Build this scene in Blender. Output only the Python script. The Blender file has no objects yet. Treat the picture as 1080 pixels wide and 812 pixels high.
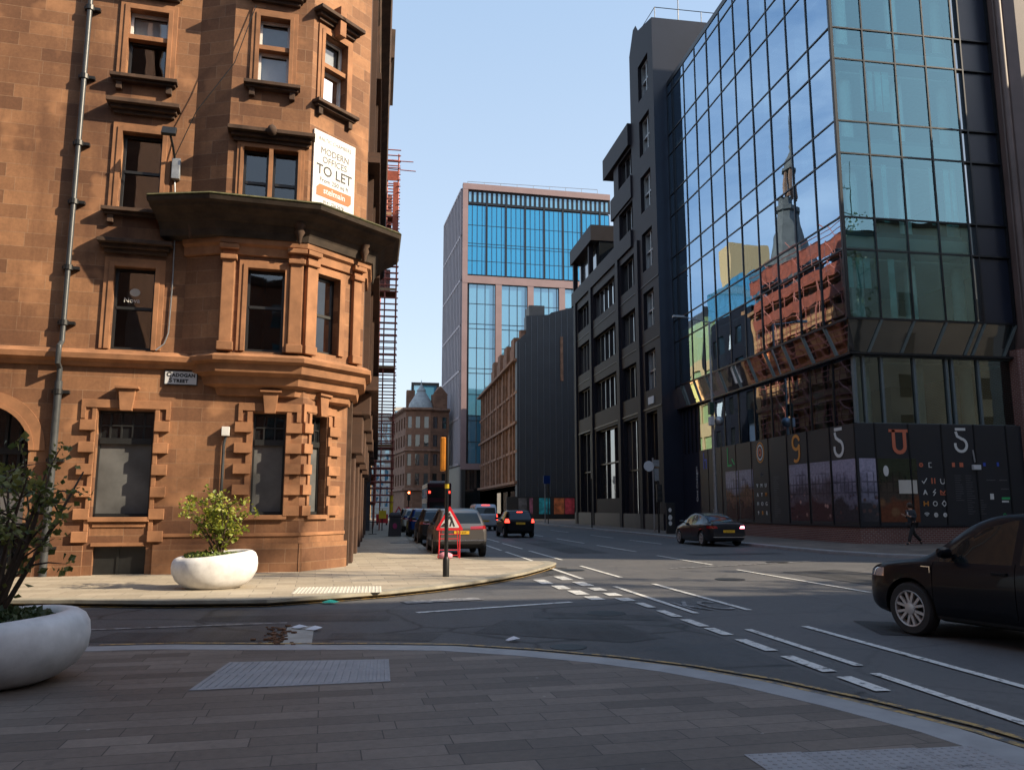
import bpy, bmesh, math, random
from mathutils import Vector, Matrix
RN = random.Random(11)
scene = bpy.context.scene
COL = scene.collection
rad = math.radians
WM = {}          # world matrix of each thing's root

# ------------------------------------------------------------------ materials
def new_mat(name):
    m = bpy.data.materials.new(name); m.use_nodes = True
    nt = m.node_tree; b = nt.nodes['Principled BSDF']
    return m, nt, b
def node(nt, t, **kw):
    n = nt.nodes.new(t)
    for k, v in kw.items(): setattr(n, k, v)
    return n
def mixc(nt, fac, a, b, blend='MIX'):
    n = nt.nodes.new('ShaderNodeMix'); n.data_type = 'RGBA'; n.blend_type = blend; n.clamp_factor = True
    for sock, v in ((n.inputs[0], fac), (n.inputs[6], a), (n.inputs[7], b)):
        if hasattr(v, 'is_output'): nt.links.new(v, sock)
        elif isinstance(v, (int, float)): sock.default_value = v
        else: sock.default_value = (*v, 1) if len(v) == 3 else v
    return n.outputs[2]
def ramp(nt, src, stops):
    n = nt.nodes.new('ShaderNodeValToRGB'); nt.links.new(src, n.inputs[0])
    e = n.color_ramp.elements
    while len(e) < len(stops): e.new(0.5)
    for i, (p, c) in enumerate(stops):
        e[i].position = p; e[i].color = (c, c, c, 1) if isinstance(c, (int, float)) else (*c, 1)
    return n.outputs[0]
def noise(nt, vec, scale, detail=4, rough=.6, dist=0):
    n = nt.nodes.new('ShaderNodeTexNoise'); n.inputs['Scale'].default_value = scale
    n.inputs['Detail'].default_value = detail; n.inputs['Roughness'].default_value = rough
    n.inputs['Distortion'].default_value = dist
    if vec is not None: nt.links.new(vec, n.inputs['Vector'])
    return n.outputs['Fac']
def bump(nt, b, h, strength=.3, dist=.02, prev=None):
    n = nt.nodes.new('ShaderNodeBump'); n.inputs['Strength'].default_value = strength; n.inputs['Distance'].default_value = dist
    nt.links.new(h, n.inputs['Height'])
    if prev is not None: nt.links.new(prev, n.inputs['Normal'])
    nt.links.new(n.outputs[0], b.inputs['Normal']); return n.outputs[0]
def uvnode(nt, sx=1, sy=1, rot=0):
    u = nt.nodes.new('ShaderNodeUVMap'); m = nt.nodes.new('ShaderNodeMapping')
    m.inputs['Scale'].default_value = (sx, sy, 1); m.inputs['Rotation'].default_value = (0, 0, rot)
    nt.links.new(u.outputs[0], m.inputs[0]); return m.outputs[0]
def plain(name, c, rough=.6, metal=0, vary=.15, scale=6, bmp=0, spec=.5, coat=0):
    m, nt, b = new_mat(name)
    b.inputs['Roughness'].default_value = rough; b.inputs['Metallic'].default_value = metal
    b.inputs['Specular IOR Level'].default_value = spec
    if coat: b.inputs['Coat Weight'].default_value = coat; b.inputs['Coat Roughness'].default_value = .02
    if vary:
        co = nt.nodes.new('ShaderNodeTexCoord').outputs['Object']
        f = noise(nt, co, scale, 5)
        f = ramp(nt, f, [(.3, 0.), (.7, 1.)])
        o = mixc(nt, f, tuple(x*(1-vary) for x in c), tuple(min(1, x*(1+vary)) for x in c))
        nt.links.new(o, b.inputs['Base Color'])
        if bmp: bump(nt, b, noise(nt, co, scale*8, 6), bmp, .01)
    else: b.inputs['Base Color'].default_value = (*c, 1)
    return m
def emit(name, c, s):
    m, nt, b = new_mat(name); b.inputs['Base Color'].default_value = (*c, 1)
    b.inputs['Emission Color'].default_value = (*c, 1); b.inputs['Emission Strength'].default_value = s
    return m
def brickmat(name, c1, c2, mortar, bw, rh, ms, rough=.85, rot=0, stain=.35, bmp=.4, offset=.5, smooth=.2, fine=.2, stainc=None, squash=1.0, sqf=2, stscale=.5, streak=0, spots=0):
    m, nt, b = new_mat(name); uv = uvnode(nt, rot=rot)
    t = node(nt, 'ShaderNodeTexBrick', offset=offset, squash=squash, squash_frequency=sqf); nt.links.new(uv, t.inputs['Vector'])
    t.inputs['Scale'].default_value = 1; t.inputs['Brick Width'].default_value = bw; t.inputs['Row Height'].default_value = rh
    t.inputs['Mortar Size'].default_value = ms; t.inputs['Mortar Smooth'].default_value = smooth; t.inputs['Bias'].default_value = 0
    t.inputs['Color1'].default_value = (*c1, 1); t.inputs['Color2'].default_value = (*c2, 1); t.inputs['Mortar'].default_value = (*mortar, 1)
    n1 = noise(nt, uv, stscale, 6, .65); n2 = noise(nt, uv, 14, 6, .7)
    s = ramp(nt, n1, [(.38, 0.), (.72, 1.)])
    sc = stainc or tuple(x*.45 for x in c1)
    ms_ = nt.nodes.new('ShaderNodeMath'); ms_.operation = 'MULTIPLY'; nt.links.new(s, ms_.inputs[0]); ms_.inputs[1].default_value = stain
    o = mixc(nt, ms_.outputs[0], t.outputs['Color'], sc)
    o = mixc(nt, fine, o, ramp(nt, n2, [(.3, .25), (.7, 1.)]), 'MULTIPLY')
    if streak:      # rain-washed soot runs
        mp = nt.nodes.new('ShaderNodeMapping'); mp.inputs['Scale'].default_value = (1.7, .16, 1); nt.links.new(uv, mp.inputs[0])
        sk = ramp(nt, noise(nt, mp.outputs[0], 1.0, 6, .65), [(.50, 0.), (.72, 1.)])
        sm = nt.nodes.new('ShaderNodeMath'); sm.operation = 'MULTIPLY'; nt.links.new(sk, sm.inputs[0]); sm.inputs[1].default_value = streak
        o = mixc(nt, sm.outputs[0], o, sc)
        pt = ramp(nt, noise(nt, uv, .9, 3, .5), [(.60, 0.), (.68, .35)]); o = mixc(nt, pt, o, tuple(min(1, x*1.25) for x in c2))
    if spots:       # trodden gum and drips
        v = node(nt, 'ShaderNodeTexVoronoi'); v.inputs['Scale'].default_value = 3.3; nt.links.new(uv, v.inputs['Vector'])
        sp = ramp(nt, v.outputs['Distance'], [(.035, 1.), (.06, 0.)]); sel = ramp(nt, noise(nt, uv, 1.3, 1), [(.5, 0.), (.56, spots)])
        mm = nt.nodes.new('ShaderNodeMath'); mm.operation = 'MULTIPLY'; nt.links.new(sp, mm.inputs[0]); nt.links.new(sel, mm.inputs[1])
        o = mixc(nt, mm.outputs[0], o, (.30, .29, .27))
        dk = ramp(nt, noise(nt, uv, 2.2, 7, .75), [(.60, 0.), (.70, .5)]); o = mixc(nt, dk, o, (.03, .028, .027))
    nt.links.new(o, b.inputs['Base Color']); b.inputs['Roughness'].default_value = rough
    inv = nt.nodes.new('ShaderNodeMath'); inv.operation = 'SUBTRACT'; inv.inputs[0].default_value = 1; nt.links.new(t.outputs['Fac'], inv.inputs[1])
    p = bump(nt, b, inv.outputs[0], bmp, .012)
    bump(nt, b, n2, .25, .008, p)
    return m
def glassy(name, tint, rough=.02, refl=.25, clear=0.0, wave=.0, wscale=1.2, reflc=(1, 1, 1)):
    """Dark or see-through pane: mirror layer that grows at grazing angles over a tinted body (transparent share = clear)."""
    m, nt, b = new_mat(name); out = nt.nodes['Material Output']
    b.inputs['Base Color'].default_value = (*tint, 1); b.inputs['Roughness'].default_value = .15; b.inputs['Specular IOR Level'].default_value = .2
    g = nt.nodes.new('ShaderNodeBsdfGlossy'); g.inputs['Roughness'].default_value = rough; g.inputs['Color'].default_value = (*reflc, 1)
    body = b.outputs[0]
    if clear:
        tr = nt.nodes.new('ShaderNodeBsdfTransparent'); tr.inputs['Color'].default_value = (*[min(1, .25+.75*x) for x in tint], 1) if clear < 1 else (*tint, 1)
        ms = nt.nodes.new('ShaderNodeMixShader'); ms.inputs[0].default_value = clear
        nt.links.new(body, ms.inputs[1]); nt.links.new(tr.outputs[0], ms.inputs[2]); body = ms.outputs[0]
    lw = nt.nodes.new('ShaderNodeLayerWeight'); lw.inputs['Blend'].default_value = .35
    mr = nt.nodes.new('ShaderNodeMapRange'); nt.links.new(lw.outputs['Fresnel'], mr.inputs[0])
    mr.inputs['To Min'].default_value = refl; mr.inputs['To Max'].default_value = 1.0
    mx = nt.nodes.new('ShaderNodeMixShader'); nt.links.new(mr.outputs[0], mx.inputs[0]); nt.links.new(body, mx.inputs[1]); nt.links.new(g.outputs[0], mx.inputs[2])
    nt.links.new(mx.outputs[0], out.inputs[0])
    if wave:
        co = nt.nodes.new('ShaderNodeTexCoord').outputs['Object']
        bn = nt.nodes.new('ShaderNodeBump'); bn.inputs['Strength'].default_value = wave; bn.inputs['Distance'].default_value = .05
        nt.links.new(noise(nt, co, wscale, 1, .3), bn.inputs['Height'])
        nt.links.new(bn.outputs[0], g.inputs['Normal'])
    return m

# ------------------------------------------------------------------ mesh builder
class MB:
    def __init__(s): s.v = []; s.f = []
    def poly(s, pts):
        n = len(s.v); s.v += [Vector(p) for p in pts]; s.f.append(tuple(range(n, n+len(pts)))); return s
    def add(s, verts, faces):
        n = len(s.v); s.v += [Vector(p) for p in verts]; s.f += [tuple(n+i for i in f) for f in faces]; return s
    def box(s, x0, x1, y0, y1, z0, z1, M=None):
        p = [Vector(c) for c in ((x0,y0,z0),(x1,y0,z0),(x1,y1,z0),(x0,y1,z0),(x0,y0,z1),(x1,y0,z1),(x1,y1,z1),(x0,y1,z1))]
        if M: p = [M @ q for q in p]
        return s.add(p, [(0,3,2,1),(4,5,6,7),(0,1,5,4),(1,2,6,5),(2,3,7,6),(3,0,4,7)])
    def prism(s, pts, z0, z1, M=None):
        n = len(pts); p = [Vector((x, y, z0)) for x, y in pts] + [Vector((x, y, z1)) for x, y in pts]
        if M: p = [M @ q for q in p]
        return s.add(p, [tuple(range(n-1, -1, -1)), tuple(range(n, 2*n))] + [(i, (i+1) % n, n+(i+1) % n, n+i) for i in range(n)])
    def tube(s, pts, r, n=8, cap=True):
        pts = [Vector(p) for p in pts]; rs = r if isinstance(r, (list, tuple)) else [r]*len(pts)
        base = len(s.v); up = None
        for i, p in enumerate(pts):
            d = (pts[min(i+1, len(pts)-1)] - pts[max(i-1, 0)]).normalized()
            if up is None:
                up = Vector((0, 0, 1)) if abs(d.z) < .9 else Vector((1, 0, 0))
            a = d.cross(up).normalized(); up = a.cross(d).normalized()
            for k in range(n):
                t = 2*math.pi*k/n; s.v.append(p + (a*math.cos(t) + up*math.sin(t))*rs[i])
        for i in range(len(pts)-1):
            for k in range(n):
                k2 = (k+1) % n; s.f.append((base+i*n+k, base+(i+1)*n+k, base+(i+1)*n+k2, base+i*n+k2))
        if cap:
            s.f.append(tuple(base+k for k in range(n))); s.f.append(tuple(base+(len(pts)-1)*n+k for k in range(n-1, -1, -1)))
        return s
    def lathe(s, prof, n=24, M=None, fr=None, cap=True):
        base = len(s.v)
        for (r, z) in prof:
            for k in range(n):
                t = 2*math.pi*k/n; q = fr(t) if fr else 1
                p = Vector((r*q*math.cos(t), r*q*math.sin(t), z)); s.v.append(M @ p if M else p)
        for i in range(len(prof)-1):
            for k in range(n):
                k2 = (k+1) % n; s.f.append((base+i*n+k, base+i*n+k2, base+(i+1)*n+k2, base+(i+1)*n+k))
        if cap and prof[0][0] > 1e-6: s.f.append(tuple(base+k for k in range(n-1, -1, -1)))
        if cap and prof[-1][0] > 1e-6: s.f.append(tuple(base+(len(prof)-1)*n+k for k in range(n)))
        return s
    def loft(s, rings, cap=True, closed=True):
        base = len(s.v); n = len(rings[0])
        for r in rings: s.v += [Vector(p) for p in r]
        for i in range(len(rings)-1):
            for k in range(n if closed else n-1):
                k2 = (k+1) % n; s.f.append((base+i*n+k, base+i*n+k2, base+(i+1)*n+k2, base+(i+1)*n+k))
        if cap: s.f.append(tuple(base+k for k in range(n-1, -1, -1))); s.f.append(tuple(base+(len(rings)-1)*n+k for k in range(n)))
        return s
    def build(s, name, mat, parent=None, smooth=None, world=True, bevel=0, kind=None, fixn=True):
        me = bpy.data.meshes.new(name)
        me.from_pydata([tuple(v) for v in s.v], [], s.f)
        bm = bmesh.new(); bm.from_mesh(me)
        if fixn:
            bmesh.ops.remove_doubles(bm, verts=bm.verts, dist=1e-5)
            bmesh.ops.recalc_face_normals(bm, faces=bm.faces)
        if bevel:
            ed = [e for e in bm.edges if len(e.link_faces) == 2 and e.calc_face_angle(0) > .5]
            bmesh.ops.bevel(bm, geom=ed, offset=bevel, segments=2, affect='EDGES', profile=.6, clamp_overlap=True)
        uvl = bm.loops.layers.uv.new('UVMap'); bm.normal_update()
        for f in bm.faces:
            n = f.normal
            if abs(n.z) < .75:
                t = Vector((-n.y, n.x, 0)).normalized()
                if abs(t.x) > abs(t.y): t = t if t.x > 0 else -t
                else: t = t if t.y > 0 else -t
                for l in f.loops: l[uvl].uv = (l.vert.co.dot(t), l.vert.co.z)
            else:
                for l in f.loops: l[uvl].uv = (l.vert.co.x, l.vert.co.y)
            if smooth is not None: f.smooth = True
        if smooth is not None:
            for e in bm.edges:
                e.smooth = len(e.link_faces) == 2 and e.calc_face_angle(0) < rad(smooth)
        if parent is not None and world:
            r = parent
            while r.parent is not None: r = r.parent
            if r.name in WM: bm.transform(WM[r.name].inverted())
        bm.to_mesh(me); bm.free()
        if mat is not None: me.materials.append(mat)
        o = bpy.data.objects.new(name, me); COL.objects.link(o)
        if parent is not None: o.parent = parent
        if kind: o['kind'] = kind
        return o
def tag(o, label=None, cat=None, group=None, kind=None):
    for k, v in (('label', label), ('category', cat), ('group', group), ('kind', kind)):
        if v: o[k] = v
    return o
def thing(name, label, cat, loc=(0, 0, 0), rz=0, group=None):
    o = bpy.data.objects.new(name, None); COL.objects.link(o); o.empty_display_size = .2
    o.location = loc; o.rotation_euler = (0, 0, rz)
    WM[o.name] = Matrix.Translation(loc) @ Matrix.Rotation(rz, 4, 'Z')
    return tag(o, label, cat, group)
def copy_tree(o, parent=None):
    c = o.copy(); COL.objects.link(c)
    if parent is not None: c.parent = parent
    for ch in list(o.children): copy_tree(ch, c)
    return c
def text_mesh(s, size, mat, name, parent, M, extrude=.004, align='CENTER', bold=0, spacing=1.0, shear=0, squeeze=1):
    cu = bpy.data.curves.new('t', 'FONT'); cu.body = s; cu.size = size; cu.extrude = extrude; cu.align_x = align
    cu.offset = bold; cu.space_character = spacing; cu.shear = shear; cu.resolution_u = 3
    o = bpy.data.objects.new('t', cu); COL.objects.link(o)
    dg = bpy.context.evaluated_depsgraph_get(); dg.update()
    me = bpy.data.meshes.new_from_object(o.evaluated_get(dg)); bpy.data.objects.remove(o)
    r = parent
    while r is not None and r.parent is not None: r = r.parent
    Mi = WM[r.name].inverted() if r is not None and r.name in WM else Matrix.Identity(4)
    me.transform(Mi @ M @ Matrix.Diagonal((squeeze, 1, 1, 1)))
    me.materials.clear(); me.materials.append(mat); me.name = name
    o = bpy.data.objects.new(name, me); COL.objects.link(o); o.parent = parent
    return o
def frame3(p, du, dz=Vector((0, 0, 1))):
    """Matrix whose x runs along du, y along dz, z out of the face (du x dz)."""
    du = Vector(du).normalized(); dz = Vector(dz).normalized(); n = du.cross(dz)
    return Matrix(((du.x, dz.x, n.x, p[0]), (du.y, dz.y, n.y, p[1]), (du.z, dz.z, n.z, p[2]), (0, 0, 0, 1)))
class Face:
    """A vertical wall plane from plan point a to plan point b; outward is to the right of a->b (towards -Y for a->b along +X)."""
    def __init__(s, a, b):
        s.a = Vector((a[0], a[1], 0)); s.d = Vector((b[0]-a[0], b[1]-a[1], 0)); s.L = s.d.length; s.d.normalize()
        s.n = Vector((s.d.y, -s.d.x, 0))
    def p(s, u, z, out=0): q = s.a + s.d*u + s.n*out; return Vector((q.x, q.y, z))
    def box(s, mb, u0, u1, z0, z1, o0, o1):
        c = [s.p(u, z, o) for o in (o1, o0) for z in (z0, z1) for u in (u0, u1)]
        return mb.add(c, [(0,1,3,2),(4,6,7,5),(0,2,6,4),(1,5,7,3),(2,3,7,6),(0,4,5,1)])
    def M(s, u, z, out=0): return frame3(s.p(u, z, out), s.d)
    def wall(s, mb, z0, z1, holes, reveal=.25, u0=0, u1=None):
        u1 = s.L if u1 is None else u1
        us = sorted({u0, u1, *[h[0] for h in holes], *[h[1] for h in holes]}); zs = sorted({z0, z1, *[h[2] for h in holes], *[h[3] for h in holes]})
        us = [u for u in us if u0-1e-6 <= u <= u1+1e-6]; zs = [z for z in zs if z0-1e-6 <= z <= z1+1e-6]
        for i in range(len(us)-1):
            for j in range(len(zs)-1):
                cu, cz = (us[i]+us[i+1])/2, (zs[j]+zs[j+1])/2
                if any(h[0] < cu < h[1] and h[2] < cz < h[3] for h in holes): continue
                mb.poly([s.p(us[i], zs[j]), s.p(us[i+1], zs[j]), s.p(us[i+1], zs[j+1]), s.p(us[i], zs[j+1])])
        for h in holes:
            a, b, c, d = h[:4]
            for (q, w) in (((a, c), (a, d)), ((a, d), (b, d)), ((b, d), (b, c)), ((b, c), (a, c))):
                mb.poly([s.p(*q), s.p(*w), s.p(w[0], w[1], -reveal), s.p(q[0], q[1], -reveal)])
        return mb
def sweep(mb, plan, prof, cap=True):
    """Moulding with profile [(out, z)...] swept along an open plan polyline; out is to the right of travel."""
    pts = [Vector((p[0], p[1])) for p in plan]; rings = []
    for i, p in enumerate(pts):
        d1 = (pts[i]-pts[i-1]).normalized() if i else (pts[1]-pts[0]).normalized()
        d2 = (pts[i+1]-pts[i]).normalized() if i < len(pts)-1 else d1
        n1, n2 = Vector((d1.y, -d1.x)), Vector((d2.y, -d2.x)); m = (n1+n2).normalized(); k = 1/max(.3, m.dot(n1))
        rings.append([Vector((p.x+m.x*o*k, p.y+m.y*o*k, z)) for o, z in prof])
    mb.loft(rings, cap)
    return mb
# ------------------------------------------------------------------ palette
M = {}
SAND1, SAND2 = (.44, .205, .085), (.52, .26, .115)
M['sand'] = brickmat('red_sandstone_ashlar', (.19, .086, .042), (.42, .208, .100), (.40, .25, .15), 1.05, .34, .006, stain=.8, stainc=(.085, .034, .018), bmp=.3, stscale=.32, streak=.6, fine=.35, squash=.7, sqf=3)
M['sandtrim'] = plain('dressed_sandstone', (.285, .135, .065), .85, vary=.34, scale=1.6, bmp=.25)
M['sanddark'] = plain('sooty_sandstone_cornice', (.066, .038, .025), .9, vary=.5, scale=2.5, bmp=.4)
M['sandlit'] = brickmat('sunlit_red_sandstone', (.40, .17, .065), (.60, .30, .13), (.5, .3, .18), 1.0, .36, .008, stain=.4, bmp=.3)  # brightened sandstone, sunlight on the scaffolded block put into the colour
M['soot'] = plain('soot_black_ledge_stone', (.040, .028, .020), .9, vary=.5, scale=2.5, bmp=.4)
M['moss'] = plain('mossy_lead_ledge', (.065, .062, .026), .95, vary=.6, scale=7, bmp=.6)
M['shadeside'] = brickmat('shade_darkened_sandstone', (.075, .040, .027), (.11, .058, .037), (.07, .045, .035), 1.0, .34, .006, stain=.6, bmp=.25)  # darker copy of the facade stone, shade of the street side painted in
M['blackframe'] = plain('black_window_paint', (.018, .019, .02), .4, vary=.1)
M['whiteframe'] = plain('white_window_paint', (.7, .7, .68), .45, vary=.06)
M['pane'] = glassy('old_window_glass', (.012, .014, .016), .015, .06, wave=.05, wscale=1.5)
M['paneclear'] = glassy('sash_glass', (.72, .74, .74), .015, .055, clear=1.0, wave=.04, wscale=1.5)
M['blind'] = plain('grey_window_backing', (.105, .108, .11), .3, vary=.35, scale=1.3)
M['whiteblind'] = plain('white_roller_blind', (.62, .63, .66), .7, vary=.06)
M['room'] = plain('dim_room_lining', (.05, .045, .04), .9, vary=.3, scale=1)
M['iron'] = plain('black_iron_paint', (.012, .013, .014), .45, vary=.25, scale=8)
M['pipe'] = plain('dark_grey_cast_pipe', (.05, .055, .06), .4, vary=.25, scale=5)
M['galv'] = plain('galvanised_steel', (.33, .35, .37), .42, .6, vary=.2, scale=9)
M['white'] = plain('white_board', (.55, .56, .58), .5, vary=.03)
M['ink'] = plain('black_lettering', (.02, .02, .022), .6, vary=0)
M['greyink'] = plain('grey_lettering', (.07, .07, .075), .6, vary=0)
M['orange'] = plain('orange_panel', (.52, .105, .016), .5, vary=.04)
M['paleink'] = plain('pale_lettering', (.62, .62, .6), .6, vary=0)
M['granite'] = plain('dark_flamed_granite', (.0125, .0115, .017), .55, vary=.16, scale=1.2, bmp=.05, spec=.18)
M['granite2'] = plain('dark_polished_granite', (.014, .013, .018), .4, vary=.16, scale=2, spec=.35)
M['navyclad'] = plain('navy_cladding_panel', (.012, .016, .03), .35, vary=.12, scale=.6)
M['mullion'] = plain('black_anodised_mullion', (.010, .012, .016), .35, .3, vary=.1)
M['curtain'] = glassy('reflective_curtain_glass', (.60, .78, .80), .006, .55, clear=1.0, wave=.10, wscale=.55, reflc=(.50, .71, .95))
M['curtaing'] = glassy('green_tinted_glass', (.64, .97, .96), .006, .22, clear=1.0, wave=.10, wscale=.7, reflc=(.46, .78, .88))
M['curtaind'] = glassy('dark_green_base_glass', (.36, .50, .48), .006, .14, clear=1.0, wave=.08, wscale=.7, reflc=(.7, .85, .85))
M['baseframe'] = plain('grey_teal_base_frame', (.10, .13, .14), .5, vary=.1)
M['spandrel'] = glassy('back_painted_spandrel_glass', (.02, .035, .04), .015, .30, wave=.1, wscale=.5, reflc=(.8, .9, 1))
M['skirtglass'] = glassy('dark_sloped_glass', (.012, .020, .022), .03, .10, wave=.05)
M['hoarding'] = plain('charcoal_printed_hoarding', (.017, .019, .025), .45, vary=.12, scale=.7)
M['redbrick'] = brickmat('red_brick_plinth', (.14, .045, .038), (.19, .07, .055), (.28, .24, .22), .225, .085, .012, stain=.3)
M['slab'] = plain('concrete_slab_edge', (.36, .40, .39), .8, vary=.08, scale=.5)
M['tealblind'] = plain('pale_teal_office_blind', (.40, .66, .64), .8, vary=.35, scale=.8)
M['ceil'] = plain('white_suspended_ceiling', (.80, .86, .84), .8, vary=.06)
M['brown'] = plain('dark_brown_stone_cladding', (.10, .068, .062), .55, vary=.22, scale=.5, bmp=.08)
M['pink'] = plain('pinkish_terracotta_frame', (.22, .15, .155), .6, vary=.10, scale=.4)
M['towerglass'] = glassy('blue_tower_glass', (.012, .20, .42), .02, .16, wave=.10, wscale=.35, reflc=(.35, .75, 1))
M['towerglass2'] = glassy('pale_tower_glass', (.07, .22, .34), .03, .28, wave=.1, wscale=.3, reflc=(.65, .88, 1))
M['sidefin'] = plain('pale_grey_pink_fin', (.42, .36, .38), .6, vary=.08)
M['darkclad'] = plain('charcoal_standing_seam_sheet', (.030, .034, .042), .55, .1, vary=.15, scale=.5)
M['tenement'] = brickmat('weathered_tenement_stone', (.21, .10, .06), (.28, .14, .085), (.16, .09, .06), 1.0, .36, .01, stain=.6, bmp=.3)
M['tenetrim'] = plain('weathered_stone_trim', (.22, .12, .08), .9, vary=.4, scale=1.2)
M['slate'] = plain('dark_slate_roof', (.055, .055, .065), .6, vary=.25, scale=2)
M['lead'] = plain('grey_lead_sheet', (.28, .30, .31), .55, vary=.25, scale=1.5)
M['scafpole'] = plain('rusty_scaffold_tube', (.36, .10, .07), .6, .1, vary=.35, scale=3)
M['scafboard'] = plain('scaffold_board_timber', (.30, .17, .09), .85, vary=.3, scale=2)
M['rednet'] = plain('red_debris_netting', (.26, .055, .028), .8, vary=.3, scale=2, bmp=.5)
M['palestone'] = plain('pale_stone_facade', (.50, .47, .42), .8, vary=.15, scale=.4)
M['yellowglass'] = glassy('pale_green_panel_glass', (.44, .50, .22), .05, .12, wave=.1)
M['buff'] = plain('buff_sandstone_panel', (.55, .36, .18), .8, vary=.1)
M['copper'] = plain('dark_weathered_spire', (.085, .08, .078), .6, vary=.3, scale=1.5)
# ground
def asphalt(name, c, patch, wear=.5):
    m, nt, b = new_mat(name); co = nt.nodes.new('ShaderNodeTexCoord').outputs['Object']
    big = ramp(nt, noise(nt, co, .35, 6, .6, .4), [(.38, 0.), (.66, 1.)])
    o = mixc(nt, big, c, patch)
    mp = nt.nodes.new('ShaderNodeMapping'); mp.inputs['Scale'].default_value = (2.2, .16, 1); nt.links.new(co, mp.inputs[0])
    tr = ramp(nt, noise(nt, mp.outputs[0], 1.0, 4), [(.42, 0.), (.62, 1.)])
    o = mixc(nt, tr, o, mixc(nt, .35, o, (.10, .10, .105)))
    mid = noise(nt, co, 9, 6, .8)
    o = mixc(nt, .55, o, ramp(nt, mid, [(.34, .42), (.5, .95), (.68, 1.)]), 'MULTIPLY')
    fine = noise(nt, co, 75, 3, .8)
    o = mixc(nt, .65, o, ramp(nt, fine, [(.32, .35), (.5, .9), (.72, 1.)]), 'MULTIPLY')
    spk = ramp(nt, noise(nt, co, 190, 1), [(.63, 0.), (.72, 1.)])
    o = mixc(nt, spk, o, (.20, .20, .20))
    v = node(nt, 'ShaderNodeTexVoronoi', feature='DISTANCE_TO_EDGE'); v.inputs['Scale'].default_value = .55
    wv = nt.nodes.new('ShaderNodeMixRGB'); wv.inputs[0].default_value = .22
    nn = nt.nodes.new('ShaderNodeTexNoise'); nn.inputs['Scale'].default_value = 1.6; nn.inputs['Detail'].default_value = 5; nt.links.new(co, nn.inputs['Vector'])
    nt.links.new(co, wv.inputs[1]); nt.links.new(nn.outputs['Color'], wv.inputs[2]); nt.links.new(wv.outputs[0], v.inputs['Vector'])
    cr = ramp(nt, v.outputs['Distance'], [(.0, 1.), (.022, 0.)])
    cm = nt.nodes.new('ShaderNodeMath'); cm.operation = 'MULTIPLY'; nt.links.new(cr, cm.inputs[0]); cm.inputs[1].default_value = wear
    o = mixc(nt, cm.outputs[0], o, (.012, .012, .013))
    nt.links.new(o, b.inputs['Base Color'])
    nt.links.new(ramp(nt, big, [(0., .72), (1., .55)]), b.inputs['Roughness']); b.inputs['Specular IOR Level'].default_value = .35
    bump(nt, b, fine, .5, .006); return m
M['asphalt'] = asphalt('worn_asphalt', (.120, .118, .120), (.088, .087, .090), .25)
M['asphaltold'] = asphalt('old_cracked_asphalt', (.092, .090, .092), (.040, .040, .043), .9)
M['asphaltpatch'] = asphalt('fresh_asphalt_patch', (.026, .026, .028), (.036, .036, .037), .0)
M['pavedark'] = brickmat('whin_paving_slabs', (.105, .084, .070), (.215, .174, .145), (.034, .029, .026), .92, .235, .005, .65, rot=rad(-3.5), stain=.45, stainc=(.06, .05, .047), bmp=.35, fine=.4, stscale=.7, squash=.62, sqf=3, spots=.7)
M['pavelight'] = brickmat('pale_sandstone_paving', (.34, .29, .22), (.47, .41, .32), (.19, .17, .145), .75, .45, .008, .75, rot=rad(-4), stain=.4, stainc=(.20, .18, .14), bmp=.3, fine=.3)
M['kerb'] = plain('pale_granite_kerb', (.27, .275, .285), .6, vary=.14, scale=3, bmp=.1)
M['kerbd'] = plain('weathered_kerb_stone', (.27, .25, .20), .7, vary=.25, scale=3, bmp=.2)
M['tactile'] = plain('grey_tactile_slab', (.26, .26, .27), .65, vary=.14, scale=3)
M['tactilel'] = plain('buff_tactile_slab', (.50, .48, .42), .7, vary=.12, scale=3)
def paint(name, c, wear, under=(.075, .074, .076)):
    m, nt, b = new_mat(name); co = nt.nodes.new('ShaderNodeTexCoord').outputs['Object']
    f = ramp(nt, noise(nt, co, 9, 8, .75), [(wear-.06, 0.), (wear+.06, 1.)])
    nt.links.new(mixc(nt, f, under, c), b.inputs['Base Color']); b.inputs['Roughness'].default_value = .55; return m
M['roadwhite'] = paint('worn_white_road_paint', (.60, .60, .58), .42)
M['roadfaint'] = paint('faded_white_road_paint', (.30, .30, .31), .50)
M['roadyellow'] = paint('worn_yellow_road_paint', (.42, .27, .09), .49)
M['concrete'] = plain('patch_of_concrete', (.33, .31, .28), .85, vary=.2, scale=4, bmp=.3)
M['planter'] = plain('white_moulded_planter', (.64, .64, .65), .48, vary=.16, scale=5, bmp=.06)
M['soil'] = plain('dark_potting_soil', (.03, .022, .015), .95, vary=.4, scale=12, bmp=.8)
def leafmat(name, c1, c2):
    m, nt, b = new_mat(name); g = nt.nodes.new('ShaderNodeNewGeometry')
    o = mixc(nt, g.outputs['Random Per Island'], c1, c2); nt.links.new(o, b.inputs['Base Color']); b.inputs['Roughness'].default_value = .5
    out = nt.nodes['Material Output']; t = nt.nodes.new('ShaderNodeBsdfTranslucent'); nt.links.new(o, t.inputs[0])
    mx = nt.nodes.new('ShaderNodeMixShader'); mx.inputs[0].default_value = .35
    nt.links.new(b.outputs[0], mx.inputs[1]); nt.links.new(t.outputs[0], mx.inputs[2]); nt.links.new(mx.outputs[0], out.inputs[0]); return m
M['leafy'] = leafmat('yellow_green_leaf', (.30, .30, .03), (.14, .20, .03))
M['leafg'] = leafmat('dark_green_leaf', (.06, .085, .02), (.22, .22, .05))
M['leafc'] = leafmat('ground_cover_leaf', (.03, .06, .02), (.08, .10, .04))
M['leafcy'] = leafmat('bright_ground_cover_leaf', (.10, .16, .03), (.20, .24, .05))
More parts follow.
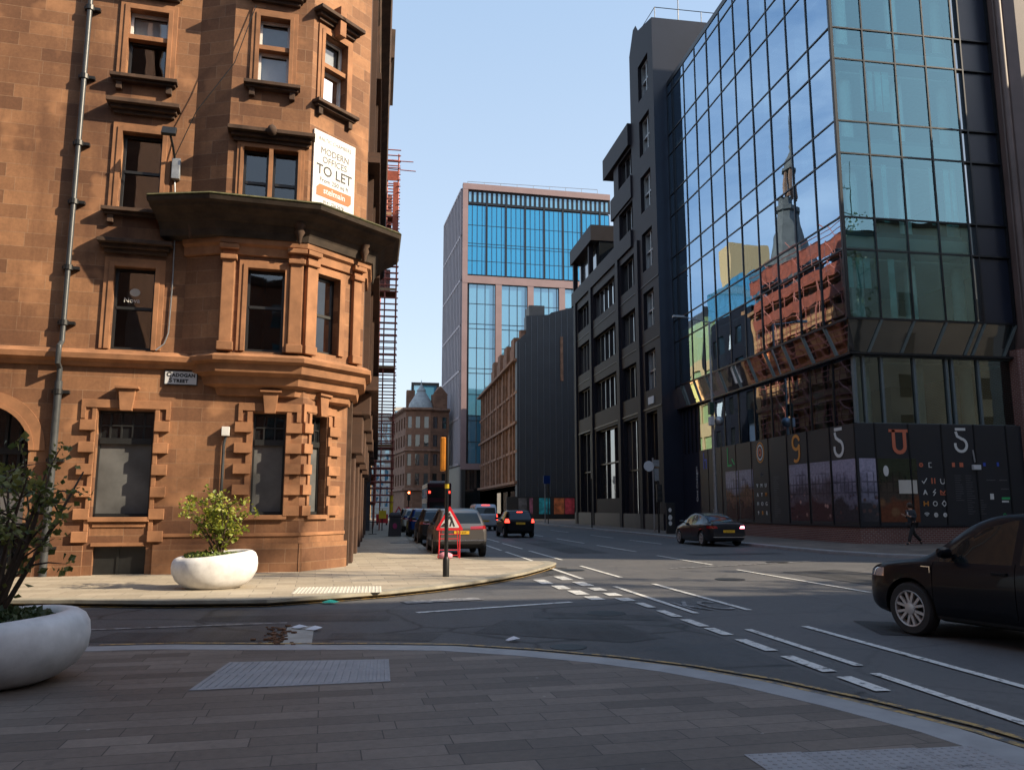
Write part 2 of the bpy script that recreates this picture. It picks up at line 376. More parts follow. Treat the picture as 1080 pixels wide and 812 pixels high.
M['twig'] = plain('brown_twig', (.07, .045, .03), .85, vary=.3)
# vehicles
def carpaint(name, c, rough=.25, metal=.0): return plain(name, c, rough, metal, vary=.0, coat=.30, spec=.15)
M['carblack'] = plain('gloss_black_car_paint', (.006, .007, .010), .3, vary=0, coat=.14, spec=.1)
M['carnavy'] = carpaint('dark_graphite_car_paint', (.028, .030, .036), .3, .4)
M['cargrey'] = carpaint('bronze_grey_car_paint', (.17, .16, .155), .32, .6)
M['carsilver'] = carpaint('silver_van_paint', (.36, .40, .46), .35, .5)
M['carblue'] = carpaint('deep_blue_car_paint', (.008, .035, .16), .3, .2)
M['cardark'] = carpaint('dark_brown_car_paint', (.035, .033, .032), .3, .3)
M['carwhite'] = carpaint('pale_car_paint', (.55, .52, .45), .35)
M['busred'] = carpaint('dark_maroon_bus_paint', (.05, .012, .02), .35)
M['carglass'] = glassy('tinted_car_glass', (.012, .016, .017), .01, .03, reflc=(.24, .30, .36))
M['rubber'] = plain('tyre_rubber', (.018, .018, .019), .8, vary=.15)
M['alloy'] = plain('alloy_wheel', (.42, .41, .40), .35, .2, vary=.05)
M['plastic'] = plain('black_plastic_trim', (.014, .014, .015), .55, vary=.1)
M['chrome'] = plain('chrome_trim', (.7, .7, .72), .12, 1.0, vary=0)
M['taildim'] = plain('red_lamp_lens', (.30, .012, .015), .15, vary=0, coat=1)
M['taillit'] = emit('lit_red_lamp', (1, .05, .03), 2.6)
M['headlens'] = plain('clear_lamp_lens', (.45, .47, .5), .08, .5, vary=0, coat=1)
M['plate'] = plain('yellow_number_plate', (.72, .42, .02), .5, vary=.04)
M['signred'] = plain('red_sign_border', (.60, .015, .03), .45, vary=.05)
M['redframe'] = plain('red_sign_frame_paint', (.55, .02, .03), .45, vary=.08)
M['sandbag'] = plain('pink_white_sandbag', (.60, .25, .32), .9, vary=.35, scale=12)
M['amber'] = plain('orange_signal_cover', (.62, .22, .015), .6, vary=.18, scale=6)
M['yellowpad'] = plain('yellow_foam_padding', (.70, .48, .02), .7, vary=.1)
M['skin'] = plain('skin_tone', (.50, .28, .19), .55, vary=.05)
M['coat'] = plain('dark_blue_grey_coat', (.028, .036, .046), .85, vary=.2, scale=8)
M['trouser'] = plain('black_trousers', (.014, .014, .016), .85, vary=.15)
M['hair'] = plain('dark_brown_hair', (.03, .018, .012), .6, vary=.2)
M['litter'] = plain('white_litter_paper', (.70, .70, .74), .7, vary=.05)
M['debris'] = plain('rusty_gutter_debris', (.13, .06, .03), .95, vary=.6, scale=14, bmp=.8)
M['teal'] = plain('turquoise_plastic', (.02, .38, .30), .5, vary=.1)
M['bin'] = plain('dark_litter_bin_paint', (.020, .018, .024), .5, vary=.15)
M['magenta'] = plain('magenta_bin_badge', (.28, .02, .10), .5, vary=.1)
# ------------------------------------------------------------------ camera, sky, sun
cam = bpy.data.cameras.new('camera'); camo = bpy.data.objects.new('camera', cam); COL.objects.link(camo)
cam.sensor_width = 36; cam.lens = 860/1080*36; cam.clip_end = 2000
camo.location = (0, 0, 1.65); camo.rotation_euler = (rad(90)+math.atan(130/860), 0, rad(-9.27))
scene.camera = camo
SUN_AZ, SUN_EL = rad(22), rad(33)      # azimuth measured from +X towards -Y
sd = Vector((math.cos(SUN_EL)*math.cos(SUN_AZ), -math.cos(SUN_EL)*math.sin(SUN_AZ), math.sin(SUN_EL)))
sl = bpy.data.lights.new('sun', 'SUN'); sl.energy = 5.0; sl.angle = rad(.5); sl.color = (1, .83, .60)
so = bpy.data.objects.new('sun', sl); COL.objects.link(so); so.rotation_euler = sd.to_track_quat('Z', 'Y').to_euler()
w = bpy.data.worlds.new('World'); scene.world = w; w.use_nodes = True; nt = w.node_tree; bg = nt.nodes['Background']
sky = nt.nodes.new('ShaderNodeTexSky'); sky.sky_type = 'NISHITA'; sky.sun_disc = False
sky.sun_elevation = SUN_EL; sky.sun_rotation = math.atan2(sd.x, sd.y); sky.air_density = 1.0; sky.dust_density = 2.6; sky.ozone_density = 1.6
tc = nt.nodes.new('ShaderNodeTexCoord'); mp = nt.nodes.new('ShaderNodeMapping'); mp.inputs['Scale'].default_value = (1, 1, 2.6); mp.inputs['Location'].default_value = (.4, 1.7, .3)
nt.links.new(tc.outputs['Generated'], mp.inputs[0])
cl = ramp(nt, noise(nt, mp.outputs[0], 2.6, 7, .58, .3), [(.50, 0.), (.66, .8)])
sx = nt.nodes.new('ShaderNodeSeparateXYZ'); nt.links.new(tc.outputs['Generated'], sx.inputs[0])
mrw = nt.nodes.new('ShaderNodeMapRange'); nt.links.new(sx.outputs[0], mrw.inputs[0])
mrw.inputs['From Min'].default_value = -.22; mrw.inputs['From Max'].default_value = -.55        # broken cloud only over the west
cw = nt.nodes.new('ShaderNodeMath'); cw.operation = 'MULTIPLY'; nt.links.new(cl, cw.inputs[0]); nt.links.new(mrw.outputs[0], cw.inputs[1])
hz = ramp(nt, sx.outputs[2], [(0., (3.9, 3.98, 4.0)), (.22, (2.85, 3.3, 3.75)), (.55, (2.05, 2.75, 3.6)), (1., (1.3, 2.1, 3.3))])
veil = mixc(nt, .62, sky.outputs[0], hz)                                            # thin high veil over the whole sky
sky_c = mixc(nt, cw.outputs[0], veil, (4.6, 4.9, 5.3))
nt.links.new(sky_c, bg.inputs[0]); bg.inputs[1].default_value = .15
vs = scene.view_settings; vs.view_transform = 'Standard'; vs.look = 'None'; vs.gamma = 1; vs.exposure = 0.88
scene.render.engine = 'CYCLES'; cy = scene.cycles
cy.max_bounces = 8; cy.transparent_max_bounces = 12; cy.caustics_reflective = False; cy.caustics_refractive = False; cy.sample_clamp_indirect = 4
cy.use_denoising = True

# ------------------------------------------------------------------ ground
MB().poly([(-500, -500, 0), (500, -500, 0), (500, 700, 0), (-500, 700, 0)]).build('road', M['asphalt'], kind='structure')
near_edge = [(-60, 10.9), (-3.29, 10.62), (-2.4, 10.62), (-1.2, 10.38), (0, 10.2), (.9, 9.98), (1.75, 9.5), (2.5, 8.93), (3.1, 8.32), (3.6, 7.55), (4.0, 6.62), (4.28, 5.75), (4.42, 4.8), (4.5, 3.5), (4.55, -60)]
far_edge = [(-60, 17.5), (-8, 15.9), (-4.93, 15.45), (-3.4, 15.05), (-1.88, 14.98), (-.78, 15.55), (.1, 16.1), (.95, 16.85), (1.8, 17.8), (2.6, 18.9), (3.35, 20.15), (4.02, 21.5), (4.5, 22.6), (4.75, 23.3), (4.7, 23.75), (4.3, 23.95), (3.4, 24.1), (2.65, 24.9), (2.05, 26.4), (1.75, 28.2), (1.6, 31), (1.55, 54), (1.55, 150)]
right_edge = [(16.5, 150), (16.5, 60), (16.3, 45), (16.2, 31), (16.35, 28), (16.9, 26), (17.9, 24.6), (19.6, 23.8), (22, 23.5), (90, 23.2)]
def pavement(name, edge, back, mat, kmat, h=.12, kw=.32):
    MB().prism(edge+back, -.12, h).build(name, mat, kind='structure')
    m = MB(); sweep(m, edge, [(-kw, h-.05), (-kw, h+.004), (-.02, h+.004), (.012, h-.02), (.014, -.05)]); m.build(name+'_kerb', kmat, kind='structure')
pavement('pavement', near_edge[::-1], [(-60, -60)], M['pavedark'], M['kerb'], .045, .36)
pavement('corner_pavement', far_edge[::-1], [(-60, 150)][::-1], M['pavelight'], M['kerbd'])
pavement('office_pavement', right_edge, [(90, 150)], M['pavedark'], M['kerb'])
pavement('opposite_pavement', [(90, 7.2), (19.5, 7.0), (17.8, 6.2), (16.8, 4.5), (16.4, 2), (16.3, -60)], [(90, -60)], M['pavedark'], M['kerb'])
# older broken asphalt in the mouth of the side street and darker reinstatement patches
MB().poly([(-60, 9, .004), (4.40, 3, .004), (4.42, 14.55, .004), (2.9, 14.35, .004), (.9, 13.9, .004), (-1.6, 14.3, .004), (-4.5, 14.9, .004), (-60, 16.6, .004)]).build('old_road_surface', M['asphaltold'], kind='structure')
MB().poly([(1.3, 11.2, .008), (3.1, 10.1, .008), (3.7, 10.4, .008), (3.5, 11.6, .008), (1.9, 12.4, .008)]).build('road_patch', M['asphaltpatch'], kind='structure')
MB().poly([(-3.6, 11.2, .008), (-1.4, 10.95, .008), (-1.2, 11.7, .008), (-3.4, 12.0, .008)]).build('road_patch', M['asphaltpatch'], kind='structure')
MB().poly([(-.6, 11.0, .008), (.7, 10.6, .008), (.9, 11.2, .008), (-.55, 11.5, .008)]).build('road_patch', M['asphaltpatch'], kind='structure')
MB().poly([(2.1, 18.95, .008), (2.75, 18.9, .008), (4.2, 21.7, .008), (4.65, 23.0, .008), (5.3, 22.9, .008), (4.9, 21.0, .008), (3.5, 19.4, .008)]).build('road_patch', M['asphaltpatch'], kind='structure')

for q in ([(6.6, 10.2), (8.4, 9.4), (8.9, 10.6), (7.0, 11.5)], [(2.4, 12.6), (4.3, 11.9), (4.35, 12.5), (2.5, 13.3)], [(7.0, 30), (8.6, 30), (8.7, 44), (7.1, 44)], [(10.6, 16), (12.6, 16.4), (12.4, 21), (10.5, 20.4)], [(-2.6, 12.9), (.2, 12.6), (.25, 13.2), (-2.6, 13.6)], [(11.2, 28), (14.8, 28.5), (14.7, 29.3), (11.1, 28.8)]):
    MB().poly([(x, y, .008) for x, y in q]).build('road_patch', M['asphaltpatch'], kind='structure')
def strip(m, pts, w, z=.013):
    pts = [Vector((p[0], p[1])) for p in pts]; L, Rr = [], []
    for i, p in enumerate(pts):
        d = (pts[min(i+1, len(pts)-1)]-pts[max(i-1, 0)]).normalized(); n = Vector((-d.y, d.x))*w/2
        L.append((p.x+n.x, p.y+n.y, z)); Rr.append((p.x-n.x, p.y-n.y, z))
    for i in range(len(pts)-1): m.poly([L[i], Rr[i], Rr[i+1], L[i+1]])
def marking(pts, w, mat='roadwhite', z=.013):
    m = MB(); strip(m, pts, w, z); return m.build('road_marking', M[mat], kind='structure')
for x, a, b in [(5.9, 39, 33.5), (5.9, 32, 26.2), (5.82, 23.4, 19.4), (6.03, 17.65, 12.9), (5.98, 11.05, 6.9), (5.95, 45, 40.5), (5.95, 54, 48),
                (4.86, 37.4, 32.4), (4.88, 31.4, 25.7), (4.8, 23.2, 19.1), (5.02, 17.2, 12.65), (5.06, 10.9, 8.25), (4.98, 7.85, 2),
                (9.75, 44.6, 38.4), (9.8, 36.3, 30.6), (9.75, 28.1, 23.2), (9.65, 21.3, 15.2), (9.7, 54, 48), (9.7, 63, 57), (13.1, 50, 45), (13.1, 42, 37), (13.1, 62, 56)]:
    marking([(x, a), (x, b)], .11)
for a, b in [(14.2, 13.5), (13.1, 12.3), (12, 11.26), (11.1, 10.46), (10.1, 9.25), (8.9, 8.0), (7.75, 7.1)]: marking([(4.58, a), (4.58, b)], .16)
for x, a, b in [(3.74, 19.1, 18.0), (3.85, 17.6, 16.8), (3.95, 16.5, 15.7), (4.0, 15.35, 14.75), (4.4, 19.9, 18.9), (4.5, 18.4, 17.4), (4.5, 17.0, 16.4), (4.52, 15.9, 15.4), (4.5, 15.0, 14.5)]:
    marking([(x, a), (x, b)], .27)
marking([(.66, 13.45), (3.43, 14.5)], .14); marking([(.5, 14.9), (1.9, 15.35)], .42, 'roadfaint')
marking([(-30, 13.4), (-3.85, 12.3), (-1.25, 12.58)], .10, 'roadfaint'); marking([(8.0, 22.0), (14, 24.5)], .14, 'roadfaint')
marking([(2.0, 27.0), (3.9, 26.2)], .12, 'roadfaint'); marking([(2.9, 25.2), (4.1, 24.7)], .1, 'roadfaint')
marking([(1.95, 60), (1.95, 29.5), (2.3, 26.6)], .07, 'roadfaint')
for off, wid in ((.14, .07), (.30, .07)):   # double yellow lines following both kerbs
    for edge, sg, rng in ((near_edge, 1, (1, 10)), (near_edge, 1, (9, 14)), (far_edge, -1, (1, 18))):
        pts = []
        e = [Vector(p) for p in edge]
        for i in range(*rng):
            d = (e[min(i+1, len(e)-1)]-e[max(i-1, 0)]).normalized(); n = Vector((-d.y, d.x))*sg
            pts.append(e[i]+n*off)
        marking(pts, wid, 'roadyellow', .017)
# worn letters in the bus lane, lying on the road
text_mesh('KC', 1.0, M['roadfaint'], 'road_lettering', None, Matrix.Translation((5.5, 13.05, .016)) @ Matrix.Diagonal((.62, 1.7, 1, 1)), .001)['kind'] = 'structure'
MB().poly([(-1.10, 10.5, .011), (-.74, 10.35, .011), (-.84, 12.2, .011), (-1.2, 12.1, .011)]).build('concrete_patch', M['concrete'], kind='structure')
m = MB(); rn_ = random.Random(3)
for k in range(60):
    x, y, r = -1.22+rn_.gauss(0, .13), 11.3+rn_.uniform(-.9, .9), rn_.uniform(.02, .06)
    m.prism([(x+r*rn_.uniform(.5, 1)*math.cos(a), y+r*rn_.uniform(.5, 1)*math.sin(a)) for a in [q*math.pi/3 for q in range(6)]], .012, .012+r*.35)
m.build('gutter_debris', M['debris'], kind='stuff')
# tactile slabs: the near crossing is ribbed, the right-hand one and the far one studded
def tactile(name, quad, mat, kind, nu, nv, z):
    a, b, c, d = [Vector((*p, 0)) for p in quad]; m = MB()
    P = lambda u, v: (a*(1-u)*(1-v)+b*u*(1-v)+c*u*v+d*(1-u)*v)
    m.add([(p.x, p.y, z+.002) for p in (a, b, c, d)]+[(p.x, p.y, z+.006) for p in (a, b, c, d)], [(4, 5, 6, 7), (0, 1, 5, 4), (1, 2, 6, 5), (2, 3, 7, 6), (3, 0, 4, 7)])
    for i in range(nu):
        if kind == 'rib':
            u0, u1 = (i+.25)/nu, (i+.75)/nu
            for v0, v1 in ((.02, .485), (.515, .98)):
                q = [P(u0, v0), P(u1, v0), P(u1, v1), P(u0, v1)]
                m.add([(p.x, p.y, z+.005) for p in q]+[(p.x+(s.x-p.x)*.15, p.y+(s.y-p.y)*.15, z+.014) for p, s in zip(q, [P((u0+u1)/2, (v0+v1)/2)]*4)], [(4, 5, 6, 7), (0, 1, 5, 4), (1, 2, 6, 5), (2, 3, 7, 6), (3, 0, 4, 7)])
        else:
            for j in range(nv):
                p = P((i+.5)/nu, (j+.5)/nv); r = .020
                m.add([(p.x+r*math.cos(t), p.y+r*math.sin(t), z+.005) for t in [k*math.pi/3 for k in range(6)]]+[(p.x+.6*r*math.cos(t), p.y+.6*r*math.sin(t), z+.012) for t in [k*math.pi/3 for k in range(6)]],
                      [tuple(range(6, 12))]+[(k, (k+1) % 6, 6+(k+1) % 6, 6+k) for k in range(6)])
    m.build(name, mat, kind='structure', smooth=None)
tactile('tactile_paving', [(-1.62, 7.95), (.16, 8.05), (.16, 9.2), (-1.5, 9.3)], M['tactile'], 'rib', 24, 1, .045)
for k in range(4):
    for r in range(3): tactile('tactile_paving', [(2.42+.405*k+.11*r, 4.95-.405*r-.02*k), (2.42+.405*k+.4+.11*r, 4.95-.405*r-.02*k), (2.42+.405*k+.4+.11*r, 5.35-.405*r-.02*k), (2.42+.405*k+.11*r, 5.35-.405*r-.02*k)], M['tactile'], 'stud', 6, 6, .045)
for k in range(4):
    for r in range(3): tactile('tactile_paving', [(-1.5+.405*k, 15.6+.405*r), (-1.1+.405*k, 15.6+.405*r), (-1.1+.405*k, 16.0+.405*r), (-1.5+.405*k, 16.0+.405*r)], M['tactilel'], 'stud', 6, 6, .12)
# iron covers
for x, y, z, r in [(1.05, 37.5, .12, .45), (5.2, 21.9, 0, .35), (3.6, 12.9, 0, .32), (8.2, 18.5, 0, .35), (12.2, 24.0, 0, .35), (2.3, 9.9, 0, .22)]:
    m = MB(); m.lathe([(r, z+.003), (r, z+.011), (r*.9, z+.013)], 20, Matrix.Translation((x, y, 0)))
    m.build('manhole_cover', M['iron'], kind='structure')
# ------------------------------------------------------------------ red sandstone corner building (street-corner block on the left)
C0 = Vector((-1.92, 21.05)); CA, SA = math.cos(rad(6)), math.sin(rad(6))
def FP(x, off=0): return (C0.x+x*CA-off*SA*1.0, C0.y+x*SA+off*CA)     # facade frame: x along, off into the building
BL = thing('sandstone_office_block', 'red sandstone Victorian office block with a canted corner bay beside the side street', 'building', (-8, 24, .12))
A0, A1, A2, A3 = FP(-16), FP(-2.95), FP(-2.08, -.45), FP(-.10, -.45)
B1 = (-.50, 22.10); ST = (-.50, 58)
Ff = Face(A0, A1); Fl = Face(A1, A2); Fa = Face(A2, A3); Fb = Face(A3, B1); Fs = Face(B1, ST)
Gf = Face(A0, FP(0)); G0 = FP(0); GB1 = (-.88, 22.72); Gb = Face(G0, GB1); Gs = Face(GB1, (-.88, 58))
XF = 16                                                               # facade x = u - 16 on Ff / Gf
TOP = 18.2
win_flat = [(-4.58, -3.64, 5.44, 7.49), (-4.62, -3.68, 8.95, 10.97), (-4.66, -3.73, 12.45, 14.3)]
wa = [(.62, 1.52, 5.46, 7.56), (.38, 1.00, 9.0, 10.72), (1.10, 1.72, 9.0, 10.72), (.62, 1.38, 12.5, 14.35)]
wb = [(.40, 1.18, 5.58, 7.62), (.36, 1.18, 12.3, 14.28)]
wg = [(-4.70, -3.46, 1.45, 3.97), (-1.18, -.40, 1.49, 4.0)]
sidew = [(2+4*k, 3.1+4*k, z, z+2.1) for k in range(8) for z in (5.6, 9.1, 12.5)]
m = MB()
Ff.wall(m, 5.36, TOP, [(h[0]+XF, h[1]+XF, h[2], h[3]) for h in win_flat], .24)
Fl.wall(m, 5.36, TOP, []); Fa.wall(m, 5.36, TOP, wa, .24); Fb.wall(m, 5.36, TOP, wb, .24)
Gf.wall(m, .0, 5.0, [(h[0]+XF, h[1]+XF, h[2], h[3]) for h in wg]+[(-4.60+XF, -3.46+XF, .05, .76), (-8.15+XF, -6.1+XF, .12, 4.02)], .28)
Gb.wall(m, .0, 5.0, [(.36, 1.05, 1.49, 4.02)], .28)
m.build('wall', M['sand'], BL)
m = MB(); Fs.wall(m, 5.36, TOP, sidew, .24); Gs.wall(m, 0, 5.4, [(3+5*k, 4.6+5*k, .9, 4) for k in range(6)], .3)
m.build('side_wall', M['shadeside'], BL)
m = MB()
back = [(-30, 22), (-30, 58)]
m.prism([A0, A1, A2, A3, B1, ST]+back[::-1], TOP, TOP+.05)
m.poly([(*ST, 0), (*back[1], 0), (*back[1], TOP), (*ST, TOP)])
m.build('roof', M['slate'], BL)
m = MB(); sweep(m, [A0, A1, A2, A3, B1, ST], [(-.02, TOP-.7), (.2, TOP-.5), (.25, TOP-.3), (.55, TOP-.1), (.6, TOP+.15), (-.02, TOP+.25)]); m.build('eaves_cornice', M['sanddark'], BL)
# dark room lining well behind the windows
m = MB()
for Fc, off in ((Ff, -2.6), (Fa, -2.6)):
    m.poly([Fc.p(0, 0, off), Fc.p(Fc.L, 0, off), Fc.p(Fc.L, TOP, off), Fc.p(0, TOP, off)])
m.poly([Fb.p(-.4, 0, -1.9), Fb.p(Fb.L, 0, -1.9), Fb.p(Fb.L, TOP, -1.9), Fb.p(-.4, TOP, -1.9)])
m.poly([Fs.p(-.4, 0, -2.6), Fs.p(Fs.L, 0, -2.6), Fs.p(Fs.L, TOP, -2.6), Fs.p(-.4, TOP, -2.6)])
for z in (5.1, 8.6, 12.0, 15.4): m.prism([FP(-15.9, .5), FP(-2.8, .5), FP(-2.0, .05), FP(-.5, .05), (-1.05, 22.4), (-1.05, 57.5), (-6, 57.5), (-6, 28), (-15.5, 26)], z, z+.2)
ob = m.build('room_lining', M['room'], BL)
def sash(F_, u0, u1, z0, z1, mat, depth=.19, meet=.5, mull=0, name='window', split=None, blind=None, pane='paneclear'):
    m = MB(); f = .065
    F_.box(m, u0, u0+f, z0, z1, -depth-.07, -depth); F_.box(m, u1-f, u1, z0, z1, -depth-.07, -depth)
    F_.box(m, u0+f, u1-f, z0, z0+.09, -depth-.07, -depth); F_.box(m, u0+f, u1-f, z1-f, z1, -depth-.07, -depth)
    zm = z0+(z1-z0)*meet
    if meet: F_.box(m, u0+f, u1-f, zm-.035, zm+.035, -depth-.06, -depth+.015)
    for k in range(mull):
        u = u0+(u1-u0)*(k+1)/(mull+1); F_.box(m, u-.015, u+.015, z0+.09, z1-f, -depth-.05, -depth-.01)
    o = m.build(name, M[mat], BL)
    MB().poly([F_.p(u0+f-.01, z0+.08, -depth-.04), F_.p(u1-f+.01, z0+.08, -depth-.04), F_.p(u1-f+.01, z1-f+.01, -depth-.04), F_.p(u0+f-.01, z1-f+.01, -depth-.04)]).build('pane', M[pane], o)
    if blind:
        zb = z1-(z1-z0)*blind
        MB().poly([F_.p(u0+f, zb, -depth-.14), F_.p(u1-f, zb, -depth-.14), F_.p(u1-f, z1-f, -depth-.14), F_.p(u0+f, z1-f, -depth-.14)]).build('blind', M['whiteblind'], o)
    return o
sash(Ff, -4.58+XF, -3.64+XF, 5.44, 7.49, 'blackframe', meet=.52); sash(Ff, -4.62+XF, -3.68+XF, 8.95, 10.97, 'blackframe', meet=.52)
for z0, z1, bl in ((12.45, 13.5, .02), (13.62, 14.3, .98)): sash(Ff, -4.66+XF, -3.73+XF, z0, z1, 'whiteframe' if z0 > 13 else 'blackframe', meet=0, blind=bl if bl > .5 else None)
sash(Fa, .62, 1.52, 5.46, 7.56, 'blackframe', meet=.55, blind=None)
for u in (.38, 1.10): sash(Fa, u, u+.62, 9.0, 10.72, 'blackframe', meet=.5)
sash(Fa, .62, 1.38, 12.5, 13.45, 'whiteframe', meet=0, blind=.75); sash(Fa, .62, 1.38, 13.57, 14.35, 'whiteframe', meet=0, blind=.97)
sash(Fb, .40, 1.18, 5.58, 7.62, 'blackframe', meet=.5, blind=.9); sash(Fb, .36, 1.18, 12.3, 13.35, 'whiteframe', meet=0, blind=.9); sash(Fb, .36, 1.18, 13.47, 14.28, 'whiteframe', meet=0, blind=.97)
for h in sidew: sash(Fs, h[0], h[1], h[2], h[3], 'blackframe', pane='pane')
# stone transoms of the third floor
for F_, u0, u1, z in ((Ff, -4.66+XF, -3.73+XF, 13.5), (Fa, .62, 1.38, 13.45), (Fb, .36, 1.18, 13.35)):
    m = MB(); F_.box(m, u0, u1, z, z+.12, -.24, .01); m.build('stone_transom', M['sandtrim'], BL)
# ground-floor windows: black grid of small panes over a grey backed pane
def shopwin(F_, u0, u1, z0, z1, n):
    m = MB(); d = .22; zt = z0+(z1-z0)*.72; f = .05
    for a, b in ((u0, u0+f), (u1-f, u1)): F_.box(m, a, b, z0, z1, -d-.07, -d)
    F_.box(m, u0+f, u1-f, z0, z0+.08, -d-.07, -d+.02); F_.box(m, u0+f, u1-f, z1-f, z1, -d-.07, -d); F_.box(m, u0+f, u1-f, zt-.09, zt+.05, -d-.07, -d+.04)
    for k in range(1, n): u = u0+(u1-u0)*k/n; F_.box(m, u-.018, u+.018, zt+.05, z1-f, -d-.05, -d)
    zc = (zt+.05+z1-f)/2; F_.box(m, u0+f, u1-f, zc-.018, zc+.018, -d-.052, -d-.002)
    o = m.build('window', M['blackframe'], BL)
    MB().poly([F_.p(u0, zt, -d-.04), F_.p(u1, zt, -d-.04), F_.p(u1, z1, -d-.04), F_.p(u0, z1, -d-.04)]).build('pane', M['pane'], o)
    MB().poly([F_.p(u0, z0, -d-.04), F_.p(u1, z0, -d-.04), F_.p(u1, zt, -d-.04), F_.p(u0, zt, -d-.04)]).build('backed_pane', M['blind'], o)
shopwin(Gf, -4.70+XF, -3.46+XF, 1.45, 3.97, 5); shopwin(Gf, -1.18+XF, -.40+XF, 1.49, 4.0, 3); shopwin(Gb, .36, 1.05, 1.49, 4.02, 3)
for k in range(6):
    m = MB(); Gs.box(m, 3+5*k, 4.6+5*k, .9, 4, -.28, -.22); m.build('shop_window', M['pane'], BL)
m = MB(); Gf.box(m, -4.60+XF, -3.46+XF, .05, .76, -.3, -.16); Gf.box(m, -4.1+XF, -4.05+XF, .05, .76, -.155, -.13); m.build('basement_grille', M['iron'], BL)
# stone surrounds: blocked quoins, keystones, architraves, sills, hoods
def quoins(F_, u0, u1, z0, z1, n=5, w=.34, wl=None, wr=None):
    m = MB(); st = (z1-z0)/n
    for s, e, ww in ((-1, u0, wl or w), (1, u1, wr or w)):
        for k in range(n):
            z = z0+k*st
            a, b = (e-ww, e) if s < 0 else (e, e+ww); F_.box(m, a, b, z+.02, z+st*.52, 0, .10)
            a, b = (e-ww*.30, e) if s < 0 else (e, e+ww*.30); F_.box(m, a, b, z+st*.52, z+st+.02, 0, .05)
    o = m.build('quoin_surround', M['sandtrim'], BL, bevel=.012)
    m = MB(); F_.box(m, u0-.34, u1+.34, z1+.05, z1+.24, 0, .05); F_.box(m, u0-.14, u1+.14, z1+.02, z1+.05, 0, .03)
    F_.box(m, u0-.34, u0-.24, z1-.22, z1+.05, 0, .05); F_.box(m, u1+.24, u1+.34, z1-.22, z1+.05, 0, .05)
    m.build('architrave', M['sandtrim'], BL, bevel=.01)
    m = MB(); uc = (u0+u1)/2; c = [F_.p(uc+a, z, o_) for o_ in (0, .16) for a, z in ((-.13, z1-.02), (.13, z1-.02), (.19, z1+.50), (-.19, z1+.50))]
    m.add(c, [(3,2,1,0),(4,5,6,7),(0,1,5,4),(1,2,6,5),(2,3,7,6),(3,0,4,7)]); F_.box(m, uc-.26, uc+.26, z1+.50, z1+.56, 0, .22); m.build('keystone', M['sandtrim'], BL, bevel=.01)
quoins(Gf, -4.72+XF, -3.44+XF, .85, 3.97, 6); quoins(Gf, -1.20+XF, -.38+XF, 1.45, 4.0, 5, .40, wr=.38); quoins(Gb, .34, 1.07, 1.45, 4.02, 5, .30, wl=.34, wr=.50)
for F_, a, b, z in ((Gf, -4.74+XF, -3.42+XF, 1.45), (Gf, -1.3+XF, -.30+XF, 1.49), (Gb, .24, 1.16, 1.49)):
    m = MB(); F_.box(m, a, b, z-.11, z, -.26, .09); m.build('window_sill', M['sandtrim'], BL, bevel=.01)
m = MB(); Gf.box(m, -4.64+XF, -3.5+XF, .78, .86, 0, .05); Gf.box(m, -4.64+XF, -3.5+XF, 1.22, 1.3, 0, .03); m.build('apron_panel', M['sandtrim'], BL)
m = MB()
for a, b in ((-16, -8.45), (-5.9, -4.8), (-3.3, 0.11)): Gf.box(m, a+XF, b+XF, .12, .80, -.05, .10)
Gb.box(m, -.07, Gb.L+.02, .12, .80, -.05, .098); m.build('plinth', M['sand'], BL)
m = MB(); Gf.box(m, -3.3+XF, .06+XF, .98, 1.06, 0, .035); Gb.box(m, -.02, Gb.L, .98, 1.06, 0, .034); m.build('plinth_moulding', M['sandtrim'], BL)
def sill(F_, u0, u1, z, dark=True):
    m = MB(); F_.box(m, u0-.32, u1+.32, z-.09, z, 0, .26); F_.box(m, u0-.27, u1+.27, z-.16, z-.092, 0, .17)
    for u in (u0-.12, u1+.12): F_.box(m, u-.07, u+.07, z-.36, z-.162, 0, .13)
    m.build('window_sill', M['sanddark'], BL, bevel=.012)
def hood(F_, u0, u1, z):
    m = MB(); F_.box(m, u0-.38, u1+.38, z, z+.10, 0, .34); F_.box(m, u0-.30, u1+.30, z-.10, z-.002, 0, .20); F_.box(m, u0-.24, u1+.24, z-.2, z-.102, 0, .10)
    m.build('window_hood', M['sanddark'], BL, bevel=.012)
def arch(F_, u0, u1, z0, z1, w=.20, o=.07):
    m = MB()
    for k, (ww, oo) in enumerate(((w, .045), (w*.5, o))):
        F_.box(m, u0-ww, u0, z0, z1+ww, 0, oo-.001*k); F_.box(m, u1, u1+ww, z0, z1+ww, 0, oo-.001*k); F_.box(m, u0, u1, z1, z1+ww, 0, oo-.001*k)
    m.build('architrave', M['sandtrim'], BL, bevel=.008)
for (a, b, z0, z1) in win_flat: arch(Ff, a+XF, b+XF, z0, z1, .22)
arch(Fa, *wa[0]); arch(Fa, .38, 1.72, 9.0, 10.72, .16); arch(Fa, *wa[3], .2); arch(Fb, *wb[0]); arch(Fb, *wb[1], .2)
m = MB(); Fa.box(m, 1.0, 1.1, 9.0, 10.72, -.2, .09); m.build('stone_mullion', M['sandtrim'], BL)
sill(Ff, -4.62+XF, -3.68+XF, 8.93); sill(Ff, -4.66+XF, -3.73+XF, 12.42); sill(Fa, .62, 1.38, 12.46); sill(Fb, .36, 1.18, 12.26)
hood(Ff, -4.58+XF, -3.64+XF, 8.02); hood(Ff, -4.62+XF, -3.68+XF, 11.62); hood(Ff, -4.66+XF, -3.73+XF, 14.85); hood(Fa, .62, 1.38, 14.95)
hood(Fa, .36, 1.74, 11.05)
for s in (-1, 1): hood(Fb, .77+s*.36-.05, .77+s*.36+.05, 14.75)
